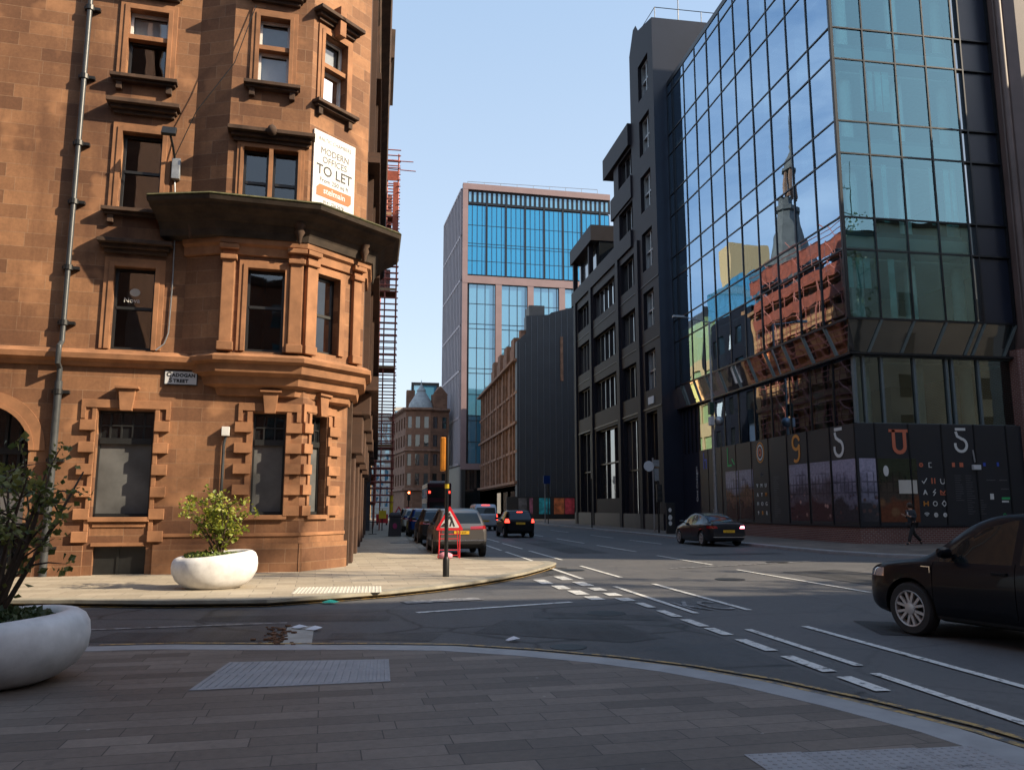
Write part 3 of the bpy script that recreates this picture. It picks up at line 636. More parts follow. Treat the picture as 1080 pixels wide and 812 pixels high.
m = MB(); Fb.box(m, .66, .88, 14.3, 15.15, 0, .3); m.build('keystone', M['sandtrim'], BL, bevel=.02)
m = MB(); m.lathe([(.001, -.16), (.11, -.1), (.13, 0), (.09, .1), (.001, .16)], 12, Matrix.Translation(Fa.p(1.05, 11.12, .3))); m.build('carved_head', M['sanddark'], BL, smooth=60)
# string course and corbelled bay foot
m = MB(); sweep(m, [FP(-16), FP(-2.6)], [(-.02, 4.99), (.06, 5.01), (.10, 5.10), (.22, 5.16), (.24, 5.28), (.10, 5.34), (.06, 5.40), (-.02, 5.42)]); m.build('string_course', M['sandtrim'], BL)
m = MB(); sweep(m, [FP(-2.62, -.0), FP(-2.08, -.42), A3, B1, (-.5, 25)], [(-.6, 4.36), (-.34, 4.42), (-.30, 4.60), (-.14, 4.66), (-.10, 4.86), (.06, 4.94), (.10, 5.14), (.22, 5.20), (.24, 5.30), (.12, 5.38), (-.05, 5.44)]); m.build('bay_corbel', M['sandtrim'], BL)
# fluted pilasters of the first-floor bay
for F_, u, ww in ((Fa, .02, .30), (Fa, Fa.L-.34, .32), (Fb, .02, .30), (Fb, 1.62, .28)):
    m = MB(); F_.box(m, u, u+ww, 5.44, 8.0, 0, .12); F_.box(m, u-.04, u+ww+.04, 5.445, 5.66, 0, .18); F_.box(m, u-.05, u+ww+.05, 7.72, 7.84, 0, .19); F_.box(m, u-.08, u+ww+.08, 7.98, 8.1, 0, .23)
    m.build('pilaster', M['sandtrim'], BL, bevel=.02)
m = MB(); sweep(m, [FP(-2.98), A2, A3, B1, (-.5, 23.4)], [(-.02, 7.86), (.07, 7.88), (.08, 8.08), (.16, 8.14), (.18, 8.30), (-.02, 8.34)]); m.build('frieze', M['sandtrim'], BL)
# the deep balcony ledge over the first floor
plan = [FP(-3.5, -.02), FP(-2.2, -.50), A3, (B1[0]+.02, B1[1]-.05), (-.5, 24.1)]
m = MB(); sweep(m, plan, [(-.1, 8.24), (.20, 8.28), (.24, 8.44), (.34, 8.60), (.40, 8.62), (.52, 8.74), (.76, 8.84), (.80, 8.90), (.90, 8.93), (.94, 9.02), (.86, 9.05), (-.1, 9.0)]); m.build('balcony_ledge', M['soot'], BL)
m = MB(); sweep(m, plan, [(-.1, 9.005), (.80, 9.052), (.92, 9.03), (.95, 9.06), (.90, 9.11), (.5, 9.16), (-.1, 9.13)]); m.build('mossy_ledge_top', M['moss'], BL)
for q in (Fl.p(.3, 8.5, .34), Fa.p(Fa.L-.15, 8.45, .36), Fb.p(1.7, 8.45, .38)):
    m = MB(); m.lathe([(.001, -.30), (.05, -.24), (.07, -.1), (.13, .02), (.10, .12), (.16, .18), (.15, .26), (.001, .27)], 10, Matrix.Translation(q)); m.build('carved_bracket', M['sanddark'], BL, smooth=60)
# street side: bartizan balcony high up, ledges, dark console heads over the shops
m = MB(); m.loft([[Vector((x, y, z)) for x, y in ((-.55, y0), (xo, y0+.05), (xo, y1-.05), (-.55, y1))] for xo, y0, y1, z in ((-.45, 30.8, 33.2, 17.9), (.05, 30.3, 33.7, 18.5), (.12, 30.2, 33.8, 19.0), (.24, 30, 34, 19.1), (.26, 30, 34, 20.3), (-.1, 30, 34, 20.35), (-.1, 30, 34, 22.5))]); m.build('corner_oriel', M['sanddark'], BL)
m = MB(); Fs.box(m, 1.2, 1.5, 5.4, TOP, 0, .16); Fs.box(m, 3.6, 3.9, 5.4, TOP, 0, .20); Fs.box(m, 7.4, 7.8, 5.4, TOP, 0, .22); m.build('side_pilaster', M['shadeside'], BL)
m = MB(); Fs.box(m, .3, 36, 11.4, 11.7, 0, .34); Fs.box(m, 2, 36, 14.9, 15.1, 0, .3); Fs.box(m, 2, 36, 8.5, 8.8, 0, .4); Fs.box(m, 1.4, 36, 5.0, 5.4, -.4, .45); m.build('side_ledge', M['shadeside'], BL)
for k in range(6):
    m = MB(); Gs.box(m, 1.2+5*k, 1.9+5*k, .12, 4.0, 0, .22); Gs.box(m, 1.1+5*k, 2.0+5*k, 3.2, 4.3, 0, .42); Gs.box(m, 1.05+5*k, 2.05+5*k, 4.3, 4.95, 0, .62); m.build('shop_console', M['shadeside'], BL, bevel=.04)
m = MB(); Gs.box(m, .3, .75, .12, 4.6, 0, .12); m.build('side_pilaster', M['sanddark'], BL)
# arched entrance at the end of the facade
m = MB(); u0, u1 = -8.15+XF, -6.1+XF; uc, r, zs = (u0+u1)/2, (u1-u0)/2, 2.98
for s in (-1, 1):
    pts = [(uc+s*r*math.cos(t), zs+r*math.sin(t)) for t in [k*math.pi/24 for k in range(13)]]
    for k in range(12):
        (ua, za), (ub, zb) = pts[k], pts[k+1]
        m.poly([Gf.p(ua, za), Gf.p(ub, zb), Gf.p(ub, 4.02), Gf.p(ua, 4.02)]); m.poly([Gf.p(ua, za), Gf.p(ub, zb), Gf.p(ub, zb, -.28), Gf.p(ua, za, -.28)])
m.build('arch_spandrel', M['sand'], BL, fixn=False)
m = MB()
for k in range(24):
    t0, t1 = k*math.pi/24, (k+1)*math.pi/24
    for (ra, rb, oo) in ((r, r+.10, .05), (r+.10, r+.34, .03)):
        c = [Gf.p(uc+q*math.cos(t), zs+q*math.sin(t), o_) for o_ in (0, oo) for q, t in ((ra, t0), (rb, t0), (rb, t1), (ra, t1))]
        m.add(c, [(4,5,6,7),(0,1,5,4),(1,2,6,5),(2,3,7,6),(3,0,4,7)])
m.build('arch_ring', M['sandtrim'], BL)
m = MB()
for k in range(8): u = u0+(u1-u0)*k/7; Gf.box(m, u-.03, u+.03, .12, 4.0, -.4, -.33)
Gf.box(m, u0, u1, 2.0, 2.2, -.38, -.3); Gf.box(m, u0, u1, 2.9, 3.05, -.38, -.3); d_ = m.build('entrance_door', M['blackframe'], BL)
MB().poly([Gf.p(u0, .12, -.42), Gf.p(u1, .12, -.42), Gf.p(u1, 4.05, -.42), Gf.p(u0, 4.05, -.42)]).build('pane', M['pane'], d_)
m = MB(); Gf.box(m, u0, u1, 1.25, 2.0, -.395, -.322); m.build('door_panel', M['palestone'], d_)
# rain-water pipe with its holderbats
m = MB(); X = -5.55+XF
m.tube([Gf.p(X-.02, .1, .10), Gf.p(X-.02, 4.9, .10), Gf.p(X-.02, 5.0, .32), Gf.p(X-.02, 5.4, .32), Gf.p(X-.02, 5.55, .12), Gf.p(X-.02, TOP-.4, .12)], .062, 12)
m.tube([Gf.p(X-.02, .1, .10), Gf.p(X-.02, 4.6, .10)], .085, 12)
p_ = m.build('downpipe', M['pipe'], BL, smooth=40)
for z in (.75, 2.75, 4.35, 6.0, 7.35, 9.0, 10.5, 12.25, 14.1, 16):
    m = MB(); Gf.box(m, X-.15, X+.22, z-.035, z+.035, 0, .12); m.tube([Gf.p(X-.02, z-.06, .105), Gf.p(X-.02, z+.06, .105)], .105, 12); m.build('pipe_bracket', M['iron'], p_)
m = MB(); m.tube([Gf.p(-1.84+XF, 1.2, .07), Gf.p(-1.84+XF, 3.2, .07), Gf.p(-1.80+XF, 3.4, .07)], .035, 8); v_ = m.build('vent_pipe', M['pipe'], BL, smooth=40)
m = MB(); Gf.box(m, -1.90+XF, -1.72+XF, 3.4, 3.62, 0, .18); m.build('vent_box', M['whiteframe'], v_, bevel=.01)
# floodlight with control box and its grey cable
FLm = thing('floodlight', 'small floodlight on an arm with grey control box and cable on the sandstone wall', 'floodlight', Ff.p(-3.4+XF, 10.0, .1))
m = MB(); Mx = frame3(Ff.p(-3.46+XF, 10.84, .62), Ff.d, Vector((0, .45, .9))); m.box(-.17, .17, -.12, .12, -.05, .05, Mx); h_ = m.build('lamp_head', M['iron'], FLm, bevel=.02)
m = MB(); m.box(-.14, .14, -.09, .09, -.062, -.052, Mx); m.build('lens', M['galv'], h_)
m = MB(); m.tube([Ff.p(-3.44+XF, 10.80, .58), Ff.p(-3.38+XF, 10.55, .4), Ff.p(-3.36+XF, 10.35, .12)], .03, 8); m.build('bracket', M['iron'], FLm, smooth=40)
m = MB(); Ff.box(m, -3.42+XF, -3.22+XF, 9.82, 10.36, 0, .16); m.build('control_box', M['galv'], FLm, bevel=.015)
m = MB(); m.tube([Ff.p(x+XF, z, o) for x, z, o in ((-3.34, 9.84, .06), (-3.30, 9.3, .05), (-3.34, 9.05, .05), (-3.45, 8.98, .28), (-3.40, 8.8, .2), (-3.26, 8.5, .04), (-3.24, 7.2, .04), (-3.26, 5.9, .04), (-3.34, 5.62, .05), (-3.52, 5.44, .08))], .018, 6); m.build('cable', M['galv'], FLm, smooth=60)
# street name plate
SN = thing('street_name_plate', 'white street name plate with black lettering under the string course', 'street sign', Gf.p(-2.91+XF, 4.87, .03))
m = MB(); Gf.box(m, -3.29+XF, -2.53+XF, 4.62, 4.97, .0, .05); m.build('plate_rim', M['ink'], SN)
m = MB(); Gf.box(m, -3.27+XF, -2.55+XF, 4.64, 4.95, .05, .056); m.build('plate', M['white'], SN)
for big, rest, z, x in (('C', 'ADOGAN', 4.82, -.33), ('S', 'TREET', 4.68, -.27)):
    text_mesh(big, .155, M['ink'], 'lettering', SN, Gf.M(-2.91+XF+x, z, .058), .002, 'LEFT', .006)
    text_mesh(rest, .115, M['ink'], 'lettering', SN, Gf.M(-2.91+XF+x+(.125 if big == 'C' else .10), z, .058), .002, 'LEFT', .006, 1.08)
# letting board
TL = thing('letting_board', 'white letting board with grey lettering and orange panel on the canted bay', 'sign', Fb.p(.84, 9.5, .04))
m = MB(); Fb.box(m, .11, 1.57, 9.46, 11.46, .01, .06); m.build('board', M['white'], TL)
def tx(s, size, z, mat, bold=0, sq=1.0, sp=1.0): text_mesh(s, size, M[mat], 'lettering', TL, Fb.M(.84, z, .064), .002, 'CENTER', bold, sp, 0, sq)
tx('BALTIC CHAMBERS', .145, 11.22, 'greyink', -.002, .92); tx('MODERN', .25, 10.88, 'greyink', 0, .95); tx('OFFICES', .25, 10.64, 'greyink', 0, .95); tx('TO LET', .38, 10.30, 'ink', .004, 1.0)
tx('From 250 sq ft', .17, 10.10, 'greyink')
m = MB(); c = [(.24, 9.70), (1.36, 9.70), (1.45, 9.79), (1.45, 10.02), (.34, 10.02), (.24, 9.92)]
m.prism([(a, b) for a, b in c], .060, .068, Fb.M(0, 0, 0)); m.build('orange_panel', M['orange'], TL)
text_mesh('stelmain', .23, M['white'], 'lettering', TL, Fb.M(.845, 9.80, .072), .002, 'CENTER', .004)
tx('0141 226 5678', .12, 9.54, 'greyink')

# window lettering and the thin cable crossing the bay
for s_, z, sz in (('Nova', 6.66, .17),): text_mesh(s_, sz, M['paleink'], 'window_lettering', BL, Ff.M(-4.18+XF, z, -.222), .001)
m = MB(); m.prism([(.12*math.cos(a), .10*math.sin(a)) for a in [k*math.pi/8 for k in range(16)]], 0, .003, Ff.M(-4.12+XF, 6.92, -.225)); m.build('window_logo_print', M['palestone'], BL)
m = MB(); m.tube([Ff.p(-3.36+XF, 10.4, .15), Ff.p(-2.9+XF, 11.6, .3), Fa.p(.05, 12.9, .12), Fa.p(.5, 14.6, .08)], .012, 5); cb = m.build('wall_cable', M['iron'], None, smooth=60); tag(cb, 'thin dark cable slanting up the wall from the floodlight box to the bay', 'cable')
M['fin'] = plain('grey_green_painted_fin', (.10, .125, .125), .5, vary=.1)
# ------------------------------------------------------------------ glass office block on the right-hand corner
GX, GY, GE = 21.0, 33.4, 55.3
GB = thing('glass_office_block', 'tall glass office block with dark mullions and a printed hoarding along its base', 'building', (25, 44, .12))
GL = Face((GX, GE), (GX, GY)); GR = Face((GX, GY), (29.6, GY))
TZ = [10.24, 13.5, 15.07, 18.21, 19.83, 23.0, 24.62, 27.8, 29.4, 32.6, 33.4]
UL = [0, .9]+[GE-(GY+2.07*k) for k in range(10, -1, -1)]; UL = [u for u in UL if u >= 0]; UL = sorted(set(round(u, 3) for u in UL if u < .01 or u > .5))
UR = [0, 1.65, 3.3, 4.95, 6.55, 6.95, 8.6]
def panes(F_, us, zs, rnd=.006, skip=None, out=0):
    m = MB()
    for i in range(len(us)-1):
        for j in range(len(zs)-1):
            if skip and skip(i, j): continue
            tu, tz = RN.uniform(-rnd, rnd), RN.uniform(-rnd, rnd)
            m.poly([F_.p(us[i]+.02, zs[j]+.02, out-tu-tz), F_.p(us[i+1]-.02, zs[j]+.02, out+tu-tz), F_.p(us[i+1]-.02, zs[j+1]-.02, out+tu+tz), F_.p(us[i]+.02, zs[j+1]-.02, out-tu+tz)])
    return m
def grid(F_, us, zs, w=.07, o0=-.12, o1=.05):
    m = MB()
    for u in us: F_.box(m, u-w/2, u+w/2, zs[0], zs[-1], o0, o1)
    for z in zs: F_.box(m, us[0]-w/2, us[-1]+w/2, z-w/2, z+w/2, o0+.003, o1-.006)
    return m
panes(GL, UL, TZ).build('street_glazing', M['curtain'], GB, fixn=False)
panes(GR, UR[:5], TZ).build('front_glazing', M['curtaing'], GB, fixn=False)
panes(GR, UR[4:6], TZ, out=-.1).build('dark_glazing', M['spandrel'], GB, fixn=False); panes(GR, UR[5:], TZ, out=-.1).build('side_cladding_panel', M['navyclad'], GB, fixn=False)
grid(GL, UL, TZ).build('street_mullion_frame', M['mullion'], GB); grid(GR, UR, TZ).build('front_mullion_frame', M['mullion'], GB)
# sloped skirt with raking fins between curtain wall and base
for F_, us, sg, nm in ((GL, UL, 1, 'street_skirt'), (GR, UR, -1, 'front_skirt')):
    m = MB(); m.poly([F_.p(us[0], 8.66, -.25), F_.p(us[-1], 8.66, -.25), F_.p(us[-1], 10.2, 0), F_.p(us[0], 10.2, 0)]); sk = m.build(nm, M['skirtglass'], GB)
    for u in us[1:-1] if sg > 0 else us[1:]:
        m = MB(); c = [F_.p(u-.06, 10.2, .0), F_.p(u+.06, 10.2, .0), F_.p(u+.06+sg*.62, 8.66, -.25), F_.p(u-.06+sg*.62, 8.66, -.25)]
        m.add(c+[q+F_.n*.07 for q in c], [(4, 5, 6, 7), (0, 1, 5, 4), (1, 2, 6, 5), (2, 3, 7, 6), (3, 0, 4, 7)]); m.build('fin', M['fin'], sk)
    m = MB(); F_.box(m, us[0], us[-1], 8.58, 8.68, -.35, .02 if sg > 0 else .017); F_.box(m, us[0], us[-1], 10.19, 10.29, -.2, .07 if sg > 0 else .067); m.build('skirt_rail_trim', M['mullion'], sk)
LZ = [5.42, 8.58]; RO = -.30
UB = [u for u in UL if u > 3]
GL2 = Face((GX+.30, GE), (GX+.30, GY+.30)); GR2 = Face((GX+.30, GY+.30), (29.6, GY+.30))
UB2 = UB[:-1]+[GL2.L]
panes(GL2, UB2, LZ, .004).build('street_base_glazing', M['curtain'], GB, fixn=False); grid(GL2, UB2, LZ, .07, -.1, .04).build('street_base_frame', M['mullion'], GB)
UR2 = [0, .45, 1.35, 3.0, 4.65, 4.95, 6.3, 8.3]
panes(GR2, UR2, LZ, .004).build('front_base_glazing', M['curtaind'], GB, fixn=False); grid(GR2, UR2, LZ, .12, -.1, .10).build('front_base_frame', M['baseframe'], GB)
m = MB(); m.box(GX+.32, GX+3, GE-3.4, GE, 0, 8.6); m.build('dark_service_bay', M['navyclad'], GB)
m = MB()
for u in (.5, 1.2, 1.9, 2.6): GL2.box(m, u, u+.10, 5.4, 8.5, 0, .06)
m.build('louvre_fin_frame', M['mullion'], GB)
# inside: floors, ceilings, core, columns
for z in (8.75, 13.75, 18.45, 23.25, 28.05, 32.85):
    m = MB(); m.box(GX+.35, 36, GY+.35, GE-.1, z, z+.55); m.build('floor_slab', M['slab'], GB)
    m = MB(); m.box(GX+.9, 36, GY+.9, GE-.1, z-.42, z-.34)
    m.build('ceiling_panel', M['ceil'], GB)
m = MB(); m.box(GX+7, 36, GY+7.5, GE-.2, .2, 33.2); m.box(29.7, 36, GY+.4, GE-.3, .2, 33.2); m.build('core_wall', M['slab'], GB)
for k in range(6):
    m = MB(); m.lathe([(.28, .2), (.28, 33)], 14, Matrix.Translation((GX+1.6, GY+1.6+3.9*k, 0))); m.build('column', M['ceil'], GB, smooth=40)
for k in range(2):
    m = MB(); m.lathe([(.28, .2), (.28, 33)], 14, Matrix.Translation((GX+4.4+2.6*k, GY+1.6, 0))); m.build('column', M['ceil'], GB, smooth=40)
rb = random.Random(5)
for i in range(4):
    for z0, z1 in ((10.3, 13.4), (15.1, 18.1), (19.9, 22.9), (24.7, 27.7), (29.5, 32.5)):
        if rb.random() < .55: continue
        zb = z0 if rb.random() < .5 else z0+rb.uniform(.4, 1.8); m = MB(); k = 0
        for q in range(4):
            if rb.random() < .3: continue
            u = UR[i]+.08+.39*q; GR.box(m, u, u+rb.uniform(.22, .36), zb, z1-.1, -.50, -.47); k += 1
        if k: m.build('blind', M['tealblind'], GB)
for z in (14.3, 19.0, 23.8, 28.6):
    m = MB(); GR.box(m, .2, 6.5, z-.75, z+.25, -.46, -.42); m.build('spandrel_panel', M['baseframe'], GB)
m = MB(); m.box(GX-.02, 36, GY-.02, GE, 33.4, 33.75); m.build('roof_parapet', M['mullion'], GB)
# printed hoarding along the base: charcoal panels, letters, pictures, symbols, on a brick plinth
HO = thing('printed_hoarding', 'charcoal hoarding with coloured letters and interior pictures round the glass block base', 'hoarding', (21.2, 34, .12))
HL = Face((GX, GE-4.0), (GX, GY)); HR = Face((GX, GY), (29.3, GY))
m = MB(); HL.box(m, 0, HL.L+.06, .9, 5.42, -.25, .06); m.build('street_panel', M['hoarding'], HO)
m = MB(); HR.box(m, 0, HR.L, .9, 5.42, -.25, .057); m.build('front_panel', M['hoarding'], HO)
m = MB()
for k in range(9): u = HL.L-2.07*k; HL.box(m, u-.03, u+.03, .9, 5.43, .03, .085)
for k in range(5): u = 1.65*k+.9; HR.box(m, u-.03, u+.03, .9, 5.43, .03, .085)
m.build('panel_joint_trim', M['mullion'], HO)
m = MB(); HL.box(m, 0, HL.L+.14, .0, .82, -.2, .14); HR.box(m, 0, HR.L, .0, .82, -.2, .137); pl_ = m.build('brick_plinth', M['redbrick'], HO)
m = MB(); HL.box(m, 0, HL.L+.18, .82, .90, -.2, .18); HR.box(m, 0, HR.L, .82, .899, -.2, .177); m.build('plinth_cap', M['granite2'], HO)
def picture(name, top, mid, low, acc, sc):
    m, nt, b = new_mat(name); uv = uvnode(nt); sep = nt.nodes.new('ShaderNodeSeparateXYZ'); nt.links.new(uv, sep.inputs[0])
    mr = nt.nodes.new('ShaderNodeMapRange'); nt.links.new(sep.outputs[1], mr.inputs[0]); mr.inputs['From Min'].default_value = 1.0; mr.inputs['From Max'].default_value = 3.9
    ad = nt.nodes.new('ShaderNodeMath'); ad.operation = 'MULTIPLY_ADD'; nt.links.new(noise(nt, uv, .9, 3), ad.inputs[0]); ad.inputs[1].default_value = .7; ad.inputs[2].default_value = -.35
    ad2 = nt.nodes.new('ShaderNodeMath'); nt.links.new(ad.outputs[0], ad2.inputs[0]); nt.links.new(mr.outputs[0], ad2.inputs[1])
    o = ramp(nt, ad2.outputs[0], [(.0, low), (.28, low), (.40, mid), (.55, mid), (.68, top), (1., top)])
    v = node(nt, 'ShaderNodeTexVoronoi'); v.inputs['Scale'].default_value = sc; nt.links.new(uv, v.inputs['Vector'])
    f = ramp(nt, v.outputs['Distance'], [(.18, 1.), (.30, 0.)]); inv = ramp(nt, mr.outputs[0], [(.05, 0.), (.15, 1.), (.38, 1.), (.5, 0.)])
    mm = nt.nodes.new('ShaderNodeMath'); mm.operation = 'MULTIPLY'; nt.links.new(f, mm.inputs[0]); nt.links.new(inv, mm.inputs[1])
    o = mixc(nt, mm.outputs[0], o, acc); o = mixc(nt, .55, o, ramp(nt, noise(nt, uv, 7, 5, .7), [(.3, .25), (.7, 1.)]), 'MULTIPLY')
    wv = node(nt, 'ShaderNodeTexBrick', offset=.0); nt.links.new(uv, wv.inputs['Vector']); wv.inputs['Scale'].default_value = 1; wv.inputs['Brick Width'].default_value = .31; wv.inputs['Row Height'].default_value = .47; wv.inputs['Mortar Size'].default_value = .035
    wv.inputs['Color1'].default_value = (1, 1, 1, 1); wv.inputs['Color2'].default_value = (.45, .45, .5, 1); wv.inputs['Mortar'].default_value = (.2, .2, .22, 1)
    o = mixc(nt, ramp(nt, ad2.outputs[0], [(.35, 0.), (.5, .75), (.72, .75), (.8, .15)]), o, mixc(nt, 1.0, o, wv.outputs['Color'], 'MULTIPLY'))
    nt.links.new(o, b.inputs['Base Color']); b.inputs['Roughness'].default_value = .25; return m
P1 = picture('print_of_a_cafe', (.38, .36, .46), (.15, .13, .16), (.07, .04, .045), (.55, .34, .30), 2.6)
P2 = picture('print_of_an_atrium', (.42, .40, .54), (.22, .22, .30), (.05, .05, .06), (.12, .07, .07), 2.8)
P3 = picture('print_of_a_lounge', (.03, .045, .025), (.07, .055, .045), (.16, .05, .025), (.24, .12, .06), 1.2)
P4 = picture('print_of_a_terrace', (.30, .31, .44), (.20, .10, .07), (.05, .022, .025), (.18, .07, .03), 1.1)
def pic(F_, u0, u1, mat, z0=1.05, z1=3.85):
    m = MB(); F_.box(m, u0, u1, z0, z1, .05, .068); return m.build('picture', mat, HO)
uL = lambda Y: HL.L-(Y-GY)
pic(HL, uL(37.4)+.06, uL(35.5)-.06, P1); pic(HL, uL(39.5)+.06, uL(37.5)-.06, P1); pic(HL, uL(35.4)+.05, HL.L, P2); pic(HL, uL(47.3), uL(45.55), P4); pic(HL, uL(45.4), uL(43.6), P4)
pic(HR, .05, .85, P2); pic(HR, .95, 2.5, P3); pic(HR, 2.6, 2.85, P3)
m = MB(); HR.box(m, 1.9, 2.8, 2.3, 2.9, .068, .075); m.build('picture', M['palestone'], HO)
m = MB(); m.prism([(.13*math.cos(t), .24*math.sin(t)) for t in [k*math.pi/8 for k in range(16)]], .066, .08, HR.M(1.32, 3.3)); m.build('picture', M['paleink'], HO)
# letters
def letter(F_, s, u, z, size, mat, bold=0):
    text_mesh(s, size, mat, 'lettering', HO, F_.M(u, z, .066), .012, 'CENTER', bold)
def stroke(F_, pts, w, mat, nm='lettering'):
    m = MB(); P_ = [Vector(p) for p in pts]
    for i in range(len(P_)-1):
        d = (P_[i+1]-P_[i]).normalized(); n = Vector((-d.y, d.x))*w/2; e = d*w*.3
        m.prism([tuple(P_[i]-n-e), tuple(P_[i+1]-n+e), tuple(P_[i+1]+n+e), tuple(P_[i]+n-e)], .062, .075+.001*(i % 3), F_.M(0, 0, 0))
    return m.build(nm, mat, HO)
def arc(cu, cz, r, a0, a1, n=12, rz=None): return [(cu+r*math.cos(rad(a0+(a1-a0)*k/n)), cz+(rz or r)*math.sin(rad(a0+(a1-a0)*k/n))) for k in range(n+1)]
MW, MO, MBl, MG = M['paleink'], plain('orange_lettering', (.62, .25, .04), .5, vary=0), plain('blue_lettering', (.03, .08, .45), .5, vary=0), plain('green_lettering', (.04, .40, .13), .5, vary=0)
MC = plain('coral_lettering', (.55, .15, .08), .5, vary=0)
def five(F_, u, z, s, mat): stroke(F_, [(u+.30*s, z+.62*s), (u-.26*s, z+.62*s)], .15*s, mat); stroke(F_, [(u-.27*s, z+.44*s), (u-.20*s, z+.22*s), (u+.02*s, z+.10*s)]+arc(u, z-.28*s, .36*s, 80, -190, 16), .15*s, mat)
five(HL, uL(34.7), 4.66, .98, MW); five(HR, 5.15, 4.72, .80, MW)
stroke(HL, arc(uL(38.6), 4.95, .34, 20, 330, 14)+[(uL(38.6)+.30, 4.4)]+arc(uL(38.6)-.05, 4.35, .34, 0, -120, 8), .15, MO)
for q, (r, c) in enumerate(((.58, MO), (.50, M['hoarding']), (.44, MW), (.34, M['hoarding']), (.24, MC), (.10, M['hoarding']))):
    m = MB(); m.prism([(r*.82*math.cos(t), r*math.sin(t)) for t in [k*math.pi/14 for k in range(28)]], .06, .068+.003*q, HL.M(uL(42.6), 4.72)); m.build('lettering', c, HO)
stroke(HL, [(uL(46.9), 5.25), (uL(46.9), 4.2), (uL(46.4), 4.2)], .12, MG); stroke(HL, [(uL(46.3), 4.55), (uL(46.0), 4.25)], .1, MG)
stroke(HL, [(uL(50.6), 5.2), (uL(50.6), 4.2)], .11, MBl); stroke(HL, [(uL(50.6), 4.75), (uL(50.2), 4.75), (uL(50.2), 4.2)], .11, MBl)
stroke(HR, [(1.62, 5.1), (2.52, 5.1)], .13, MC); stroke(HR, [(1.80, 5.1), (1.80, 4.4)]+arc(2.07, 4.4, .27, 180, 360, 8)+[(2.34, 4.4), (2.34, 5.1)], .16, MC)
# rows of small symbols and list lines
def ring(F_, u, z, r, w, mat): stroke(F_, arc(u, z, r, 0, 360, 10), w, mat, 'symbol_mark')
ring(HR, 3.07, 3.58, .07, .06, MC); stroke(HR, [(3.58, 3.68), (3.46, 3.68), (3.46, 3.48), (3.58, 3.48)], .03, MW, 'symbol_mark')
us, zs = (3.18, 3.63, 4.08), (2.86, 2.36, 1.86, 1.36)
stroke(HR, [(us[0]-.12, zs[0]), (us[0]-.04, zs[0]-.1), (us[0]+.12, zs[0]+.12)], .035, MW, 'symbol_mark')
stroke(HR, [(us[1]-.08, zs[0]+.12), (us[1]-.08, zs[0]-.1)], .06, MC, 'symbol_mark'); stroke(HR, [(us[1]+.06, zs[0]+.12), (us[1]+.06, zs[0]-.1)], .05, MC, 'symbol_mark')
stroke(HR, [(us[2]-.1, zs[0]+.1)]+arc(us[2], zs[0]-.02, .1, 180, 360, 6)+[(us[2]+.1, zs[0]+.1)], .035, MW, 'symbol_mark')
letter(HR, 'A', us[0], zs[1]-.1, .30, MW, .006)
stroke(HR, [(us[1]+.06, zs[1]+.13), (us[1]-.06, zs[1]), (us[1]+.06, zs[1]), (us[1]-.05, zs[1]-.14)], .035, MW, 'symbol_mark')
stroke(HR, [(us[2]-.14, zs[1]-.1), (us[2]-.14, zs[1]+.08), (us[2], zs[1]-.04), (us[2]+.14, zs[1]+.12), (us[2]+.14, zs[1]-.1), (us[2]-.14, zs[1]-.1)], .04, MC, 'symbol_mark')
stroke(HR, [(us[0]-.1, zs[2]), (us[0]+.1, zs[2])], .05, MO, 'symbol_mark'); stroke(HR, [(us[0]-.1, zs[2]-.09), (us[0]-.1, zs[2]+.09)], .05, MO, 'symbol_mark'); stroke(HR, [(us[0]+.1, zs[2]-.09), (us[0]+.1, zs[2]+.09)], .05, MO, 'symbol_mark')
ring(HR, us[1], zs[2], .10, .035, MW); stroke(HR, [(us[2]-.11, zs[2]), (us[2], zs[2]+.13), (us[2]+.11, zs[2]), (us[2], zs[2]-.12), (us[2]-.11, zs[2])], .035, MW, 'symbol_mark')
for r in (.16, .10, .04): stroke(HR, arc(us[0], zs[3]-.06, r, 45, 135, 6), .03, MW, 'symbol_mark')
ring(HR, us[1], zs[3], .05, .1, MW); ring(HR, us[2], zs[3], .06, .07, MW)
dim = plain('dim_grey_lettering', (.09, .09, .10), .6, vary=0)
m = MB()
for k in range(18):
    for u in (4.7, 5.25, 5.8)[:(2 if k < 11 else 3)]:
        if k > 11 and u < 5: continue
        w_ = RN.uniform(.2, .42); HR.box(m, u, u+w_, 3.1-.1*k, 3.125-.1*k, .05, .066)
m.build('list_print', dim, HO)
for u, z, w_, h_, mt in ((6.42, 2.05, .18, .26, MW), (7.0, 2.05, .42, .10, MG), (7.0, 1.92, .34, .08, MW), (7.2, 1.32, .40, .07, dim), (6.2, 3.55, .12, .16, MBl), (6.9, 3.55, .10, .18, MBl), (4.62, 3.5, .14, .2, MC), (5.0, 3.5, .18, .2, MC), (6.3, 2.9, .45, .04, dim), (6.95, 2.9, .4, .04, dim), (7.0, 2.5, .4, .04, dim)):
    m = MB(); HR.box(m, u, u+w_, z, z+h_, .05, .067); m.build('logo_print', mt, HO)
ring(HR, 7.08, 1.36, .06, .03, MG)
for i, row in enumerate(('VMU', 'AYM', 'HOG', '9BR')):
    for j in range(3): letter(HL, row[j], uL(43.1-.5*j), 2.8-.5*i, .3, MO if (i, j) in ((1, 2), (3, 1)) else MW)
letter(HL, 'BC', uL(42.5), 3.4, .3, dim)
m = MB()
for k in range(22):
    w_ = RN.uniform(.3, .7); HL.box(m, uL(41.2), uL(41.2)+w_, 3.3-.1*k, 3.33-.1*k, .05, .066)
m.build('list_print', dim, HO)
Fv = Face((GX+.32, GE), (GX+.32, GE-3.4))
